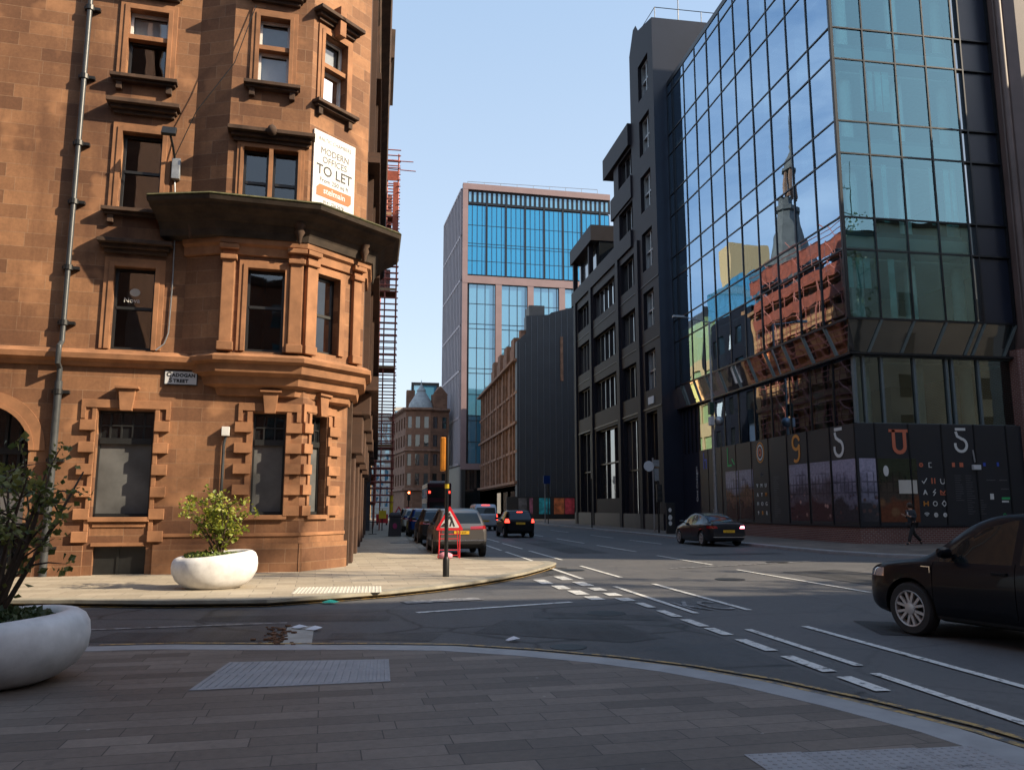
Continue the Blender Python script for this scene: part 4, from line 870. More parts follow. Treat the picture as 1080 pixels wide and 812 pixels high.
text_mesh('One Cadogan', .42, M['paleink'], 'lettering', GB, Fv.M(2.6, 2.1, .006) @ Matrix.Rotation(rad(90), 4, 'Z'), .004, 'LEFT')
WF = thing('wall_light', 'small pale wall fitting above a white box on the front hoarding', 'wall light', HR.p(5.75, 3.5, .08))
m = MB(); m.tube([HR.p(5.72, 4.28, .07), HR.p(5.76, 3.72, .1)], .035, 8); m.build('arm', M['galv'], WF, smooth=40)
m = MB(); HR.box(m, 5.6, 5.98, 3.38, 3.60, .06, .2); m.build('box', M['white'], WF, bevel=.015)
# ------------------------------------------------------------------ dark granite block beyond it
GN = thing('granite_office_block', 'dark granite office block with stepped roofline and deep square windows', 'building', (24, 68, .12))
NX = 19.9; N = Face((NX, 81.6), (NX, 55.35)); uN = lambda Y: 81.6-Y
cols = [(56.5, 58.9, [(10.4, 13.4), (15.1, 18.0), (19.7, 22.75), (24.45, 27.4), (29.1, 32.1), (33.8, 36.8)], 1),
        (61.0, 64.8, [(10.35, 13.1), (14.8, 17.5), (19.35, 22.0), (24.15, 26.5), (28.8, 31.0)], 2),
        (66.5, 73.8, [(10.4, 13.3), (14.8, 17.6), (19.3, 21.8)], 4), (75.1, 79.9, [(10.4, 13.3), (14.9, 17.9), (19.4, 21.8)], 3)]
grd = [(56.4, 58.8, .5, 8.75), (60.9, 64.7, .6, 8.7), (65.9, 73.4, 2.5, 8.7), (75.0, 79.5, 1.3, 8.95)]
m = MB(); hs = []
for a, b, zz_, n in cols: hs += [(uN(b), uN(a), z0, z1) for z0, z1 in zz_ if z1 < 23.2]
hs += [(uN(b), uN(a), z0, z1) for a, b, z0, z1 in grd]
N.wall(m, .0, 23.3, hs, .55)
hs2 = [(uN(58.9), uN(56.5), z0, z1) for z0, z1 in cols[0][2] if z0 > 24]
N.wall(m, 23.3, 39.0, hs2, .55, u0=uN(61.0)-.02)
m.poly([N.p(uN(61), 39), N.p(uN(59.9), 40.7), N.p(uN(59.2), 40.7), N.p(uN(58.6), 39.9), N.p(uN(55.35), 39.0)])
N.wall(m, 23.3, 32.0, [(uN(64.8), uN(61.02), z0, z1) for z0, z1 in cols[1][2] if z0 > 24], .55, u0=uN(66.2), u1=uN(61.0)-.02)
m.build('front_wall', M['granite'], GN)
m = MB(); S = Face((NX, 55.35), (36, 55.35)); m.poly([S.p(0, 0), S.p(S.L, 0), S.p(S.L, 39), S.p(0, 39)]); m.build('end_wall', M['navyclad'], GN)
m = MB()
m.box(NX+.6, 36, 55.36, 61.0, 23, 39.0); m.box(NX+.62, 36, 61.0, 66.2, 23.2, 32); m.box(NX+.64, 36, 55.4, 81.6, 0, 23.28); m.box(NX+3.2, 36, 66.2, 75, 23.28, 27.5)
m.box(NX+.1, 36, 81.55, 81.6, 0, 23.28); m.poly([(NX, 61.02, 32), (NX, 61.02, 39), (36, 61.02, 39), (36, 61.02, 32)])
m.build('inner_wall', M['navyclad'], GN)
m = MB(); N.box(m, -.25, uN(61.2), 22.6, 24.0, -.3, .18); m.build('parapet_band', M['granite'], GN)
m = MB(); N.box(m, uN(68.6), uN(61.05), 31.2, 33.1, -16, .30); m.build('overhanging_eave', M['granite'], GN)
m = MB(); N.box(m, uN(66.9), uN(61.05), 26.7, 28.6, -1, .14); N.box(m, uN(66.9), uN(65.0), 24, 28.6, -1, -.1); m.build('balcony_front', M['granite'], GN)
m = MB(); N.box(m, -.5, uN(73.4), 27.2, 28.75, -16, .24); N.box(m, uN(75.3), uN(74.9), 23.9, 27.2, -.4, .05); N.box(m, 0, .35, 23.9, 27.2, -.4, .05); m.build('penthouse_eave', M['granite'], GN)
m = MB(); N.box(m, .3, uN(73.5), 23.9, 27.2, -16, -.6); m.build('penthouse_glazing', M['pane'], GN)
m = MB(); N.box(m, .0, N.L, .0, 1.25, 0, .12); m.build('base_course', M['granite2'], GN)
m = MB(); N.box(m, .0, N.L, 8.95, 9.05, 0, .06); N.box(m, 0, N.L, 14.0, 14.05, 0, .05); N.box(m, 0, N.L, 18.55, 18.6, 0, .05); m.build('string_band', M['granite2'], GN)
for Y in (60, 65.4, 74.4, 80.6):
    m = MB(); N.box(m, uN(Y)-.35, uN(Y)+.35, .1, 22.6, 0, .18); m.build('pier', M['granite'], GN)
def dwin(a, b, z0, z1, n, nm='window', pane='pane'):
    m = MB(); u0, u1 = uN(b), uN(a)
    for u in [u0+.05]+[u0+(u1-u0)*k/(n+1) for k in range(1, n+1)]+[u1-.05]: N.box(m, u-.06, u+.06, z0, z1, -.52, -.30)
    N.box(m, u0, u1, z1-.12, z1, -.5, -.31)
    if nm != 'window' or n == 1: N.box(m, u0, u1, (z0+z1)/2-.06, (z0+z1)/2+.06, -.5, -.32)
    o = m.build(nm, M['galv'] if n == 1 else M['granite2'], GN)
    MB().poly([N.p(u0, z0, -.48), N.p(u1, z0, -.48), N.p(u1, z1, -.48), N.p(u0, z1, -.48)]).build('pane', M[pane], o)
    if n == 1: pass
for a, b, zz_, n in cols:
    for z0, z1 in zz_: dwin(a, b, z0, z1, n)
for a, b, z0, z1 in grd: dwin(a, b, z0, z1, 2, 'shop_window')
m = MB(); N.box(m, uN(58.2), uN(57.0), 9.3, 9.85, .0, .06); m.build('plaque', M['white'], GN)
m = MB()
pr = [(NX+.4, 55.6), (NX+6.5, 55.6)]
for k in range(5): x = NX+.4+1.9*k; m.tube([(x, 55.7, 39), (x, 55.7, 40.1)], .03, 6)
m.tube([(NX+.4, 55.7, 40.1), (NX+8, 55.7, 40.1)], .03, 6); m.tube([(NX+.4, 55.7, 40.1), (NX+.4, 60, 40.4)], .03, 6); m.tube([(NX+2.6, 56.4, 39), (NX+2.6, 56.4, 42.6)], .035, 6)
m.build('roof_railing_frame', M['iron'], GN)
# ------------------------------------------------------------------ brown stone tower at the right edge
BT = thing('brown_stone_tower', 'tall blank dark brown stone tower at the right end of the glass front', 'building', (36, 38, .12))
m = MB(); m.prism([(29.66, 33.8), (29.7, 33.1), (29.95, 32.7), (30.4, 32.5), (52, 31.5), (52, 50), (29.66, 50)], 9.0, 44); m.build('wall', M['brown'], BT)
m = MB(); m.prism([(29.32, 33.15), (30.0, 32.55), (52, 31.55), (52, 49), (29.32, 49)], .12, 9.0); m.build('brick_base', M['redbrick'], BT)
m = MB(); m.tube([(29.75, 32.82, 9), (29.75, 32.82, 44)], .16, 12); m.build('corner_roll', M['brown'], BT, smooth=40)
# ------------------------------------------------------------------ blocks outside the picture that shade the street
def plainblock(name, label, x0, x1, y0, y1, h, mat, wf):
    t = thing(name, label, 'building', ((x0+x1)/2, (y0+y1)/2, 0)); m = MB(); m.box(x0, x1, y0, y1, .1, h); m.build('wall', mat, t)
    m = MB(); m.box(x0-.3, x1+.3, y0-.3, y1+.3, h, h+.5); m.build('eaves', M['sanddark'], t)
    F_ = {'w': Face((x0, y1), (x0, y0)), 's': Face((x0, y0), (x1, y0)), 'n': Face((x1, y1), (x0, y1))}
    for q in wf:
        f = F_[q]; n = min(7, int(f.L/4))
        for i in range(n):
            for z in range(1, min(6, int(h/3.8))):
                m = MB(); u = f.L*(i+.5)/n; f.box(m, u-.7, u+.7, z*3.8+.6, z*3.8+2.8, -.1, .04); m.build('window', M['pane'], t)
plainblock('corner_bank_block', 'sandstone block on the opposite near corner outside the picture', 17.5, 80, -40, -1.6, 28, M['palestone'], 'wn')
plainblock('side_street_block', 'tall stone block farther along the side street outside the picture', 48, 85, 10.2, 31, 34, M['palestone'], 'w')
plainblock('rear_shade_block', 'tall unseen brown block added behind the granite offices for its shade', 38, 58, 52, 97, 31, M['brown'], 'w')  # unseen block added to keep the far road in shade
plainblock('cross_shade_block', 'tall unseen pale block added on the cross street to shade the clad gable', 38, 80, 108, 150, 44, M['palestone'], 'w')  # unseen block added to keep sun off the clad gable
plainblock('pavement_side_block', 'dark stone block beside the camera pavement outside the picture', -70, -7.5, -60, 4.2, 25, M['tenement'], '')
plainblock('street_end_block', 'dark stone block closing the street behind the camera', -7.4, 17.4, -75, -42, 24, M['tenement'], 'n')
# ------------------------------------------------------------------ far right side: tenement, clad gable, hoarding, tower
TE = thing('tenement_block', 'narrow weathered red sandstone tenement beside the charcoal clad gable', 'building', (26, 140, .12))
T = Face((20.2, 163), (20.2, 118.2)); m = MB()
bays = [(3.2+7.2*k, 5.4+7.2*k) for k in range(6)]
hs = [(a, b, z, z+2.7) for a, b in bays for z in (6.3, 10.6, 15.0, 19.4)]
T.wall(m, 0, 24, hs, .35); m.build('wall', M['tenement'], TE)
for h in hs: m = MB(); T.box(m, h[0], h[1], h[2], h[3], -.4, -.25); m.build('window', M['pane'], TE)
m = MB()
for z, o in ((5.2, .6), (9.8, .25), (14.0, .5), (18.6, .25), (23.4, .8)): T.box(m, 0, T.L+.1, z, z+.4, 0, o)
m.build('cornice_trim', M['tenetrim'], TE)
for a, b in bays:
    for e in (a-.5, b+.1): m = MB(); T.box(m, e, e+.4, 5.6, 23.4, 0, .35); m.build('pilaster', M['tenetrim'], TE)
m = MB(); T.box(m, 0, T.L, 0, 5, -.1, .0); m.build('shop_front', M['blackframe'], TE)
for a, b in bays[3:]: m = MB(); T.box(m, a-1, b+1, .8, 4.2, 0, .05); m.build('shop_window', M['pane'], TE)
m = MB(); m.prism([(20.2, 118.2), (34, 118.2), (34, 163), (20.2, 163)], 23.9, 24.2); m.build('roof', M['slate'], TE)
for a, b in bays[2:]:
    m = MB(); T.box(m, a-.8, b+.8, 23.8, 26.2, -1.4, .2); T.box(m, a-.3, b+.3, 26.2, 27.6, -1.3, .1); m.build('dormer', M['tenement'], TE)
m = MB(); T.box(m, T.L-1.6, T.L-.2, 23.8, 28.2, -2.6, -.4); m.build('chimney', M['tenetrim'], TE)
DG = thing('clad_gable_block', 'charcoal gable wall clad in tall vertical seamed sheets with a stepped top', 'building', (28, 120, .12))
prof = [(20.0, .1), (42, .1), (42, 34.2), (29.4, 32.1), (25.2, 30.9), (25.0, 30.6), (21.4, 30.3), (21.4, 27.6), (20.0, 26.4)]
m = MB(); n = len(prof); m.add([(x, 117.9, z) for x, z in prof]+[(x, 119.6, z) for x, z in prof], [tuple(range(n)), tuple(range(2*n-1, n-1, -1))]+[(i, n+i, n+(i+1) % n, (i+1) % n) for i in range(n)])
m.build('clad_wall', M['darkclad'], DG)
seam = plain('seam_edge_sheet', (.10, .11, .13), .4, .3, vary=.1); m = MB()
for k in range(20):
    x = 20.35+.92*k; zt = 26.2 if x < 21.4 else (30.2 if x < 25 else 30.9+(x-25.2)*.29); m.box(x-.035, x+.035, 117.82, 117.91, .2, zt)
m.build('seam_trim', seam, DG)
m = MB(); m.box(22.2, 24.6, 119.7, 123, 30, 32.4); m.build('roof_cabin', M['copper'], DG)
m = MB(); m.box(26.6, 27.0, 117.7, 117.95, 20.5, 27.2); m.build('exposed_stone_strip', M['tenetrim'], DG)
PH = thing('poster_hoarding', 'black street hoarding pasted with colourful posters under the clad gable', 'hoarding', (23, 116, .12))
m = MB(); m.box(18.2, 34, 116.2, 116.4, .12, 3.3); m.build('hoarding_board', M['plastic'], PH)
for x0, x1, c in ((19.9, 21.1, (.10, .10, .11)), (21.5, 22.0, (.30, .10, .16)), (22.9, 24.5, (.03, .35, .42)), (25.1, 26.6, (.50, .14, .05)), (26.7, 28.1, (.48, .05, .07)), (28.3, 29.4, (.12, .14, .10))):
    mt = plain('printed_poster', c, .5, vary=.75, scale=1.1); m = MB(); m.box(x0, x1, 116.14, 116.2, .85, 3.1); m.build('poster', mt, PH)
def curtain(F_, us, zs, gm, fm, parent, n1, n2, w=.25, o=.15):
    panes(F_, us, zs, .01).build(n1, gm, parent, fixn=False); grid(F_, us, zs, w, -.1, o).build(n2, fm, parent)
PT = thing('pink_framed_tower', 'tall blue glazed office tower with a pinkish terracotta frame', 'building', (32, 178, .12))
TF = Face((16.3, 165), (49, 166.5)); TLf = Face((14.4, 190), (16.3, 165))
m = MB(); m.prism([(16.5, 165.3), (48.8, 166.9), (47, 192), (14.7, 190)], .2, 69.6); m.build('core_wall', M['navyclad'], PT)
us = [1.1+1.05*k for k in range(31)]; usw = [1.5+1.725*k for k in range(19)]
curtain(TF, us, [50.2, 53.2, 56.4, 57.0, 61, 65.4], M['towerglass'], M['mullion'], PT, 'upper_glazing', 'upper_mullion_frame', .08, .06)
curtain(TF, us, [65.9, 68.6], M['towerglass2'], M['mullion'], PT, 'top_glazing', 'top_mullion_frame', .5, .05)
curtain(TF, usw, [10.6, 15.0, 19.4, 20.4, 24.8, 29.2, 30.2, 34.5, 38.6, 39.6, 43.9, 48.2], M['towerglass2'], M['mullion'], PT, 'lower_glazing', 'lower_mullion_frame', .12, .06)
m = MB()
for k in range(8): TF.box(m, 1+4.2*k-.2, 1+4.2*k+.2, 50, 69, 0, .12)
m.build('bay_mullion_frame', M['mullion'], PT)
m = MB()
TF.box(m, 0, 1.1, 10, 69.7, -.3, .6); TF.box(m, 0, 32.7, 68.7, 70, -.3, .62); TF.box(m, 0, 32.7, 48.2, 49.8, -.3, .64)
for k in range(5): TF.box(m, 6.9*(k+1)+.2, 6.9*(k+1)+1.5, 10, 48.3, -.3, .58)
TF.box(m, 0, 32.7, 9.4, 10.6, -.4, .63)
m.build('front_frame', M['pink'], PT)
usl = [.8+1.95*k for k in range(13)]
curtain(TLf, usl, [10.5, 20, 29.7, 39.3, 49, 58.7, 69], M['towerglass2'], M['sidefin'], PT, 'side_glazing', 'side_frame', .45, .28)
m = MB(); TF.box(m, .4, 32, .2, 9.5, -.5, -.2); m.build('dark_base_glazing', M['pane'], PT)
m = MB(); TF.box(m, .3, 1.0, .2, 9.5, -.2, .5); TF.box(m, 6.9, 7.6, .2, 9.5, -.2, .5); m.build('base_column', M['blackframe'], PT)
m = MB()
for k in range(9): m.tube([(17.5+3.6*k, 166.5, 69.9), (17.5+3.6*k, 166.5, 71.2)], .06, 5)
m.tube([(17.5, 166.5, 71.2), (46.3, 166.5, 71.2)], .06, 5); m.build('roof_railing_frame', M['galv'], PT)
# ------------------------------------------------------------------ far end of the street
TU = thing('turreted_sandstone_block', 'far sandstone block with a lead-roofed corner turret closing the street', 'building', (8, 172, .12))
f1, f2, f3 = Face((2.7, 190), (5.4, 170.5)), Face((7.0, 170), (10.6, 170)), Face((10.6, 170.2), (14.5, 171.5))
fc = Face((5.4, 170.5), (7.0, 170))
for f, n, nm in ((f1, 6, 'street_wall'), (fc, 1, 'canted_wall'), (f2, 2, 'turret_wall'), (f3, 2, 'end_wall')):
    m = MB(); hs = [(f.L*(i+.25)/n, f.L*(i+.75)/n, z, z+2.4) for i in range(n) for z in (6.4, 10.4, 14.4, 18.2)]
    f.wall(m, 0, 22.2, hs, .3); m.build(nm, M['tenement'], TU)
    for h in hs: m = MB(); f.box(m, h[0], h[1], h[2], h[3], -.35, -.2); m.build('window', M['pane'], TU)
m = MB(); sweep(m, [(2.7, 190), (5.4, 170.5), (7, 170), (10.6, 170), (14.5, 171.5)], [(-.1, 21.6), (.7, 22.0), (.7, 22.4), (-.1, 22.5)]); sweep(m, [(2.7, 190), (5.4, 170.5), (7, 170), (10.6, 170), (14.5, 171.5)], [(-.1, 5.2), (.5, 5.3), (.5, 5.7), (-.1, 5.8)]); sweep(m, [(2.7, 190), (5.4, 170.5), (7, 170), (10.6, 170), (14.5, 171.5)], [(-.1, 13.3), (.35, 13.4), (.35, 13.7), (-.1, 13.8)])
m.build('cornice', M['tenetrim'], TU)
m = MB(); m.prism([(2.7, 190), (5.4, 170.5), (7, 170), (10.6, 170), (14.5, 171.5), (14.5, 192)], 22.3, 22.5); m.build('roof', M['slate'], TU)
m = MB(); m.lathe([(2.7, 22.3), (2.5, 23.4), (1.4, 25.2), (.9, 26.0), (1.0, 26.3), (.5, 27.0), (.15, 27.6), (.02, 28.6)], 12, Matrix.Translation((8.6, 172, 0))); m.build('turret_roof', M['lead'], TU, smooth=30)
m = MB(); m.box(5.6, 7.4, 175, 178, 22.3, 26.8); m.build('chimney', M['tenement'], TU)
m = MB(); f3.box(m, .6, 3.6, 22.2, 25.4, -1.6, .1); m.poly([f3.p(.4, 25.4, .1), f3.p(3.8, 25.4, .1), f3.p(2.1, 27.2, .1)]); m.poly([f3.p(.4, 25.4, .1), f3.p(2.1, 27.2, .1), f3.p(2.1, 27.2, -1.6)]); m.build('gable_dormer', M['tenement'], TU)
FG = thing('distant_glass_block', 'distant pale glass block rising behind the turreted sandstone building', 'building', (10, 240, .1))
m = MB(); m.box(4, 17.5, 240, 262, .1, 31); m.build('lower_wall', M['palestone'], FG); m = MB(); m.box(9.2, 17, 239.6, 258, 31, 38.4); m.build('glass_storey', M['towerglass2'], FG)
m = MB()
for z in (31, 37.6): m.box(9.0, 17.2, 239.3, 239.6, z, z+.8)
for x in (9.0, 16.4): m.box(x, x+.8, 239.3, 239.6, 31.8, 37.6)
m.build('storey_frame', M['mullion'], FG)
m = MB()
for i in range(5):
    for z in (20, 24, 27.5): m.box(4.6+2.4*i, 6.2+2.4*i, 239.85, 240, z, z+2.4)
m.build('window_pane', M['towerglass2'], FG)
PB = thing('pale_glazed_block', 'pale glazed block far down the street seen through the scaffold', 'building', (-4, 255, .1))
m = MB(); m.box(-14, 3.6, 252, 275, .1, 30.6); m.build('wall', M['palestone'], PB)
fp = Face((-14, 252), (3.6, 252)); curtain(fp, [.4+1.4*k for k in range(13)], [2+3.2*k for k in range(9)], M['towerglass2'], M['white'], PB, 'glazing', 'mullion_frame', .3, .2)
# ------------------------------------------------------------------ left side of the street beyond the corner block
SC = thing('scaffolded_sandstone_block', 'orange sandstone block wrapped in scaffolding with a tall domed tower', 'building', (-8, 74, .12))
s1 = Face((-.95, 61), (-.95, 88)); m = MB(); hs = [(1.8+3.3*k, 3.2+3.3*k, z, z+2.5) for k in range(8) for z in (5.2, 9.2, 13.2, 17.2, 21)]
s1.wall(m, 0, 24.5, hs, .3); m.build('wall', M['sandlit'], SC)
for h in hs: m = MB(); s1.box(m, h[0], h[1], h[2], h[3], -.4, -.24); m.build('window', M['pane'], SC)
m = MB(); m.box(-20, -1.0, 60.9, 61, .1, 24.5); m.box(-20, -1, 61, 88, 24.4, 24.6); m.build('roof', M['slate'], SC)
m = MB()
for z, o in ((4.4, .4), (12.6, .25), (24, .6)): s1.box(m, 0, s1.L, z, z+.4, 0, o)
m.build('cornice_trim', M['sandtrim'], SC)
for k in range(4): m = MB(); m.lathe([(.02, 24.4), (1.5, 24.4), (1.4, 26), (.8, 27.6), (.05, 28.4)], 10, Matrix.Translation((-2.4, 64+6.6*k, 0))); m.build('roof_dormer', M['slate'], SC, smooth=40)
m = MB(); m.lathe([(2.3, 24), (2.3, 29), (2.7, 29.2), (2.7, 30), (2.2, 30.2), (1.9, 32), (1.35, 34.5), (1.0, 36.2), (1.25, 36.4), (1.25, 36.9), (.85, 37.1), (.85, 38)], 8, Matrix.Translation((-5.5, 86, 0))); m.build('tower', M['copper'], SC, smooth=30)
for k in range(8): t = k*math.pi/4; m = MB(); m.box(-.14, .14, -.14, .14, 38, 41, Matrix.Translation((-5.5+.95*math.cos(t), 86+.95*math.sin(t), 0))); m.build('lantern_column', M['tenetrim'], SC)
m = MB(); m.lathe([(1.35, 41), (1.35, 41.3), (1.1, 41.4), (1.0, 42.3), (.55, 43.3), (.2, 44.0), (.28, 44.6), (.10, 45.1), (.07, 47.5), (.02, 48.5)], 8, Matrix.Translation((-5.5, 86, 0))); m.build('dome', M['copper'], SC, smooth=30)
SF = thing('scaffolding', 'tall tube scaffolding with red debris netting over the pavement beyond the corner block', 'scaffolding', (.4, 74, .12))
m = MB(); zs_ = [2.1+1.95*i for i in range(14)]
for y in (60.1, 61.9):                                   # stair tower standing across the pavement
    for x in (-.80, .16, 1.0): m.tube([(x, y, .12), (x, y, 28.4 if x > .9 else 27.6)], .055, 6)
for i, z in enumerate(zs_):
    for y in (60.05, 61.95):
        for dz in (0, .5, 1.0, 1.45): m.tube([(-.95, y, z+dz), (1.15, y, z+dz)], .048, 4)
    for x in (-.8, 1.0):
        for dz in (0, .5, 1.0): m.tube([(x, 59.9, z+dz), (x, 62.1, z+dz)], .048, 4)
    if i % 2: m.tube([(1.0, 60.1, z), (1.0, 61.9, z+1.95)], .048, 4)
m.tube([(-.9, 60, 28), (2.1, 60, 28)], .04, 4); m.tube([(-.9, 60.1, 27.4), (2.3, 60.1, 27.3)], .04, 4)
ys = [62.4+2.1*k for k in range(12)]                     # facade scaffold hugging the wall
for y in ys:
    for x in (-.85, -.32): m.tube([(x, y, .12), (x, y, 27.6)], .05, 5)
for z in zs_:
    for dz in (0, .55, 1.1): m.tube([(-.32, 62.2, z+dz), (-.32, 86, z+dz)], .048, 4)
    for y in ys[::2]: m.tube([(-.9, y, z-.08), (-.2, y, z-.08)], .04, 4)
    for k in range(0, 11, 3): m.tube([(-.22, ys[k], z), (-.22, ys[k+1], z+1.95)], .05, 4)
for k in range(0, 11, 2): m.tube([(-.28, ys[k], 2), (-.28, ys[k+1], 26)], .035, 4)
m.build('pole_lattice', M['scafpole'], SF)
m = MB()
for z in zs_: m.box(-.83, -.34, 62.3, 86, z, z+.06)
for z in (5.9, 11.7, 17.6, 23.5): m.box(-.75, .96, 60.15, 61.85, z+.1, z+.16); m.box(-.75, .96, 60.0, 60.03, z+.16, z+.36)
m.build('board_plank', M['scafboard'], SF)
m = MB()
for k, (z0, z1) in enumerate(((21.9, 22.9), (24.0, 25.0), (26.0, 27.4))):
    for j in range(11):
        y0 = 62.3+2.15*j; pts = [(y0+2.1*t/6, .16*math.sin(math.pi*t/6)) for t in range(7)]
        for (ya, sa), (yb, sb) in zip(pts, pts[1:]): m.add([(x, y, z) for x in (-.27, -.25) for y, z in ((ya, z0-sa), (yb, z0-sb), (yb, z1-sb*.6), (ya, z1-sa*.6))], [(0, 3, 2, 1), (4, 5, 6, 7), (0, 1, 5, 4), (2, 3, 7, 6)])
m.build('debris_netting', M['rednet'], SF)
m = MB(); m.box(-.7, .95, 60.0, 60.03, 26.4, 27.2); m.box(.60, .95, 59.98, 60.02, 20.6, 26.3); m.build('debris_netting', M['rednet'], SF)
for z in (18.2, 20.2, 22.2, 24.2):
    m = MB(); m.box(-.72, .55, 61.95, 61.98, z, z+1.75); m.build('brown_sheet', plain('brown_scaffold_sheet', (.22, .10, .085), .85, vary=.3, scale=1.5), SF)
for y in (60.1, 61.9):
    m = MB(); m.tube([(1.0, y, .2), (1.0, y, 2.6)], .11, 8); m.build('foam_padding', M['yellowpad'], SF)
DB = thing('dark_stone_block', 'dark stone block with square windows seen mirrored in the glass offices', 'building', (-8, 94, .12))
s2 = Face((-.95, 88.1), (-.95, 101.5)); m = MB(); hs = [(1.2+3.2*k, 3.2+3.2*k, z, z+2.2) for k in range(4) for z in (5.5, 9.4, 13.3, 17.2, 21.1)]
s2.wall(m, 0, 25.5, hs, .3); m.box(-20, -1.0, 88.1, 101.4, 25.4, 25.6); m.build('wall', M['granite'], DB)
for i, h in enumerate(hs): m = MB(); s2.box(m, h[0], h[1], h[2], h[3], -.4, -.2); m.build('window', M['whiteblind'] if i % 4 == 1 else M['pane'], DB)
m = MB(); m.box(-12, -1.6, 88.4, 101, 25.6, 30); m.build('roof_storey', M['towerglass2'], DB)
m = MB(); m.box(-9, -3, 97, 101, 30, 36); m.build('stair_tower', M['buff'], DB)
YB = thing('buff_panel_block', 'buff panel block with pale green glass curtain seen mirrored in the glass offices', 'building', (-8, 108, .12))
s3 = Face((-.95, 101.6), (-.95, 119)); m = MB(); hs = [(.8+4*k, 4.2+4*k, z, z+2.6) for k in range(4) for z in (4.5, 8.8, 13.1, 17.4)]
s3.wall(m, 0, 21.4, hs, .3); m.box(-20, -1, 118.9, 119, 0, 21); m.build('wall', M['buff'], YB)
for h in hs: m = MB(); s3.box(m, h[0], h[1], h[2], h[3], -.35, -.2); m.build('window', M['yellowglass'], YB)
m = MB(); m.box(-20, -1.0, 101.7, 119, 21.4, 27); m.build('upper_glazing', M['yellowglass'], YB)
m = MB(); m.box(-20, -1.4, 102, 118.6, 27, 28.4); m.build('roof', M['slate'], YB)
# ------------------------------------------------------------------ vehicles
def interp(tab, y):
    """Monotone piecewise cubic through [(y, v)...]."""
    if y <= tab[0][0]: return tab[0][1]
    if y >= tab[-1][0]: return tab[-1][1]
    for i in range(len(tab)-1):
        if tab[i][0] <= y <= tab[i+1][0]: break
    (x0, a), (x1, b) = tab[i], tab[i+1]; h = x1-x0; s = (b-a)/h
    def sl(j):
        if j <= 0 or j >= len(tab)-1: return s if (j <= 0 and i == 0) or (j >= len(tab)-1 and i == len(tab)-2) else 0
        l = (tab[j][1]-tab[j-1][1])/(tab[j][0]-tab[j-1][0]); r = (tab[j+1][1]-tab[j][1])/(tab[j+1][0]-tab[j][0])
        return 0 if l*r <= 0 else 2*l*r/(l+r)
    m0, m1 = sl(i), sl(i+1); t = (y-x0)/h
    return a*(2*t**3-3*t*t+1)+h*m0*(t**3-2*t*t+t)+b*(-2*t**3+3*t*t)+h*m1*(t**3-t*t)
def tmpobj(mb):
    me = bpy.data.meshes.new('t'); me.from_pydata([tuple(v) for v in mb.v], [], mb.f); bm = bmesh.new(); bm.from_mesh(me)
    bmesh.ops.remove_doubles(bm, verts=bm.verts, dist=1e-5); bmesh.ops.recalc_face_normals(bm, faces=bm.faces); bm.to_mesh(me); bm.free()
    o = bpy.data.objects.new('t', me); COL.objects.link(o); return o
def bool_(a, mb, op):
    b = tmpobj(mb); md = a.modifiers.new('b', 'BOOLEAN'); md.object = b; md.operation = op; md.solver = 'EXACT'
    dg = bpy.context.evaluated_depsgraph_get(); dg.update(); me = bpy.data.meshes.new_from_object(a.evaluated_get(dg)); a.modifiers.clear()
    bpy.data.objects.remove(b); return me
def finish(me, name, mat, parent, smooth=35):
    bm = bmesh.new(); bm.from_mesh(me); bmesh.ops.dissolve_degenerate(bm, edges=bm.edges, dist=1e-5)
    for f in bm.faces: f.smooth = True; f.material_index = 0
    for e in bm.edges: e.smooth = len(e.link_faces) == 2 and e.calc_face_angle(0) < rad(smooth)
    bm.to_mesh(me); bm.free(); me.materials.clear(); me.materials.append(mat); me.name = name
    o = bpy.data.objects.new(name, me); COL.objects.link(o); o.parent = parent; return o
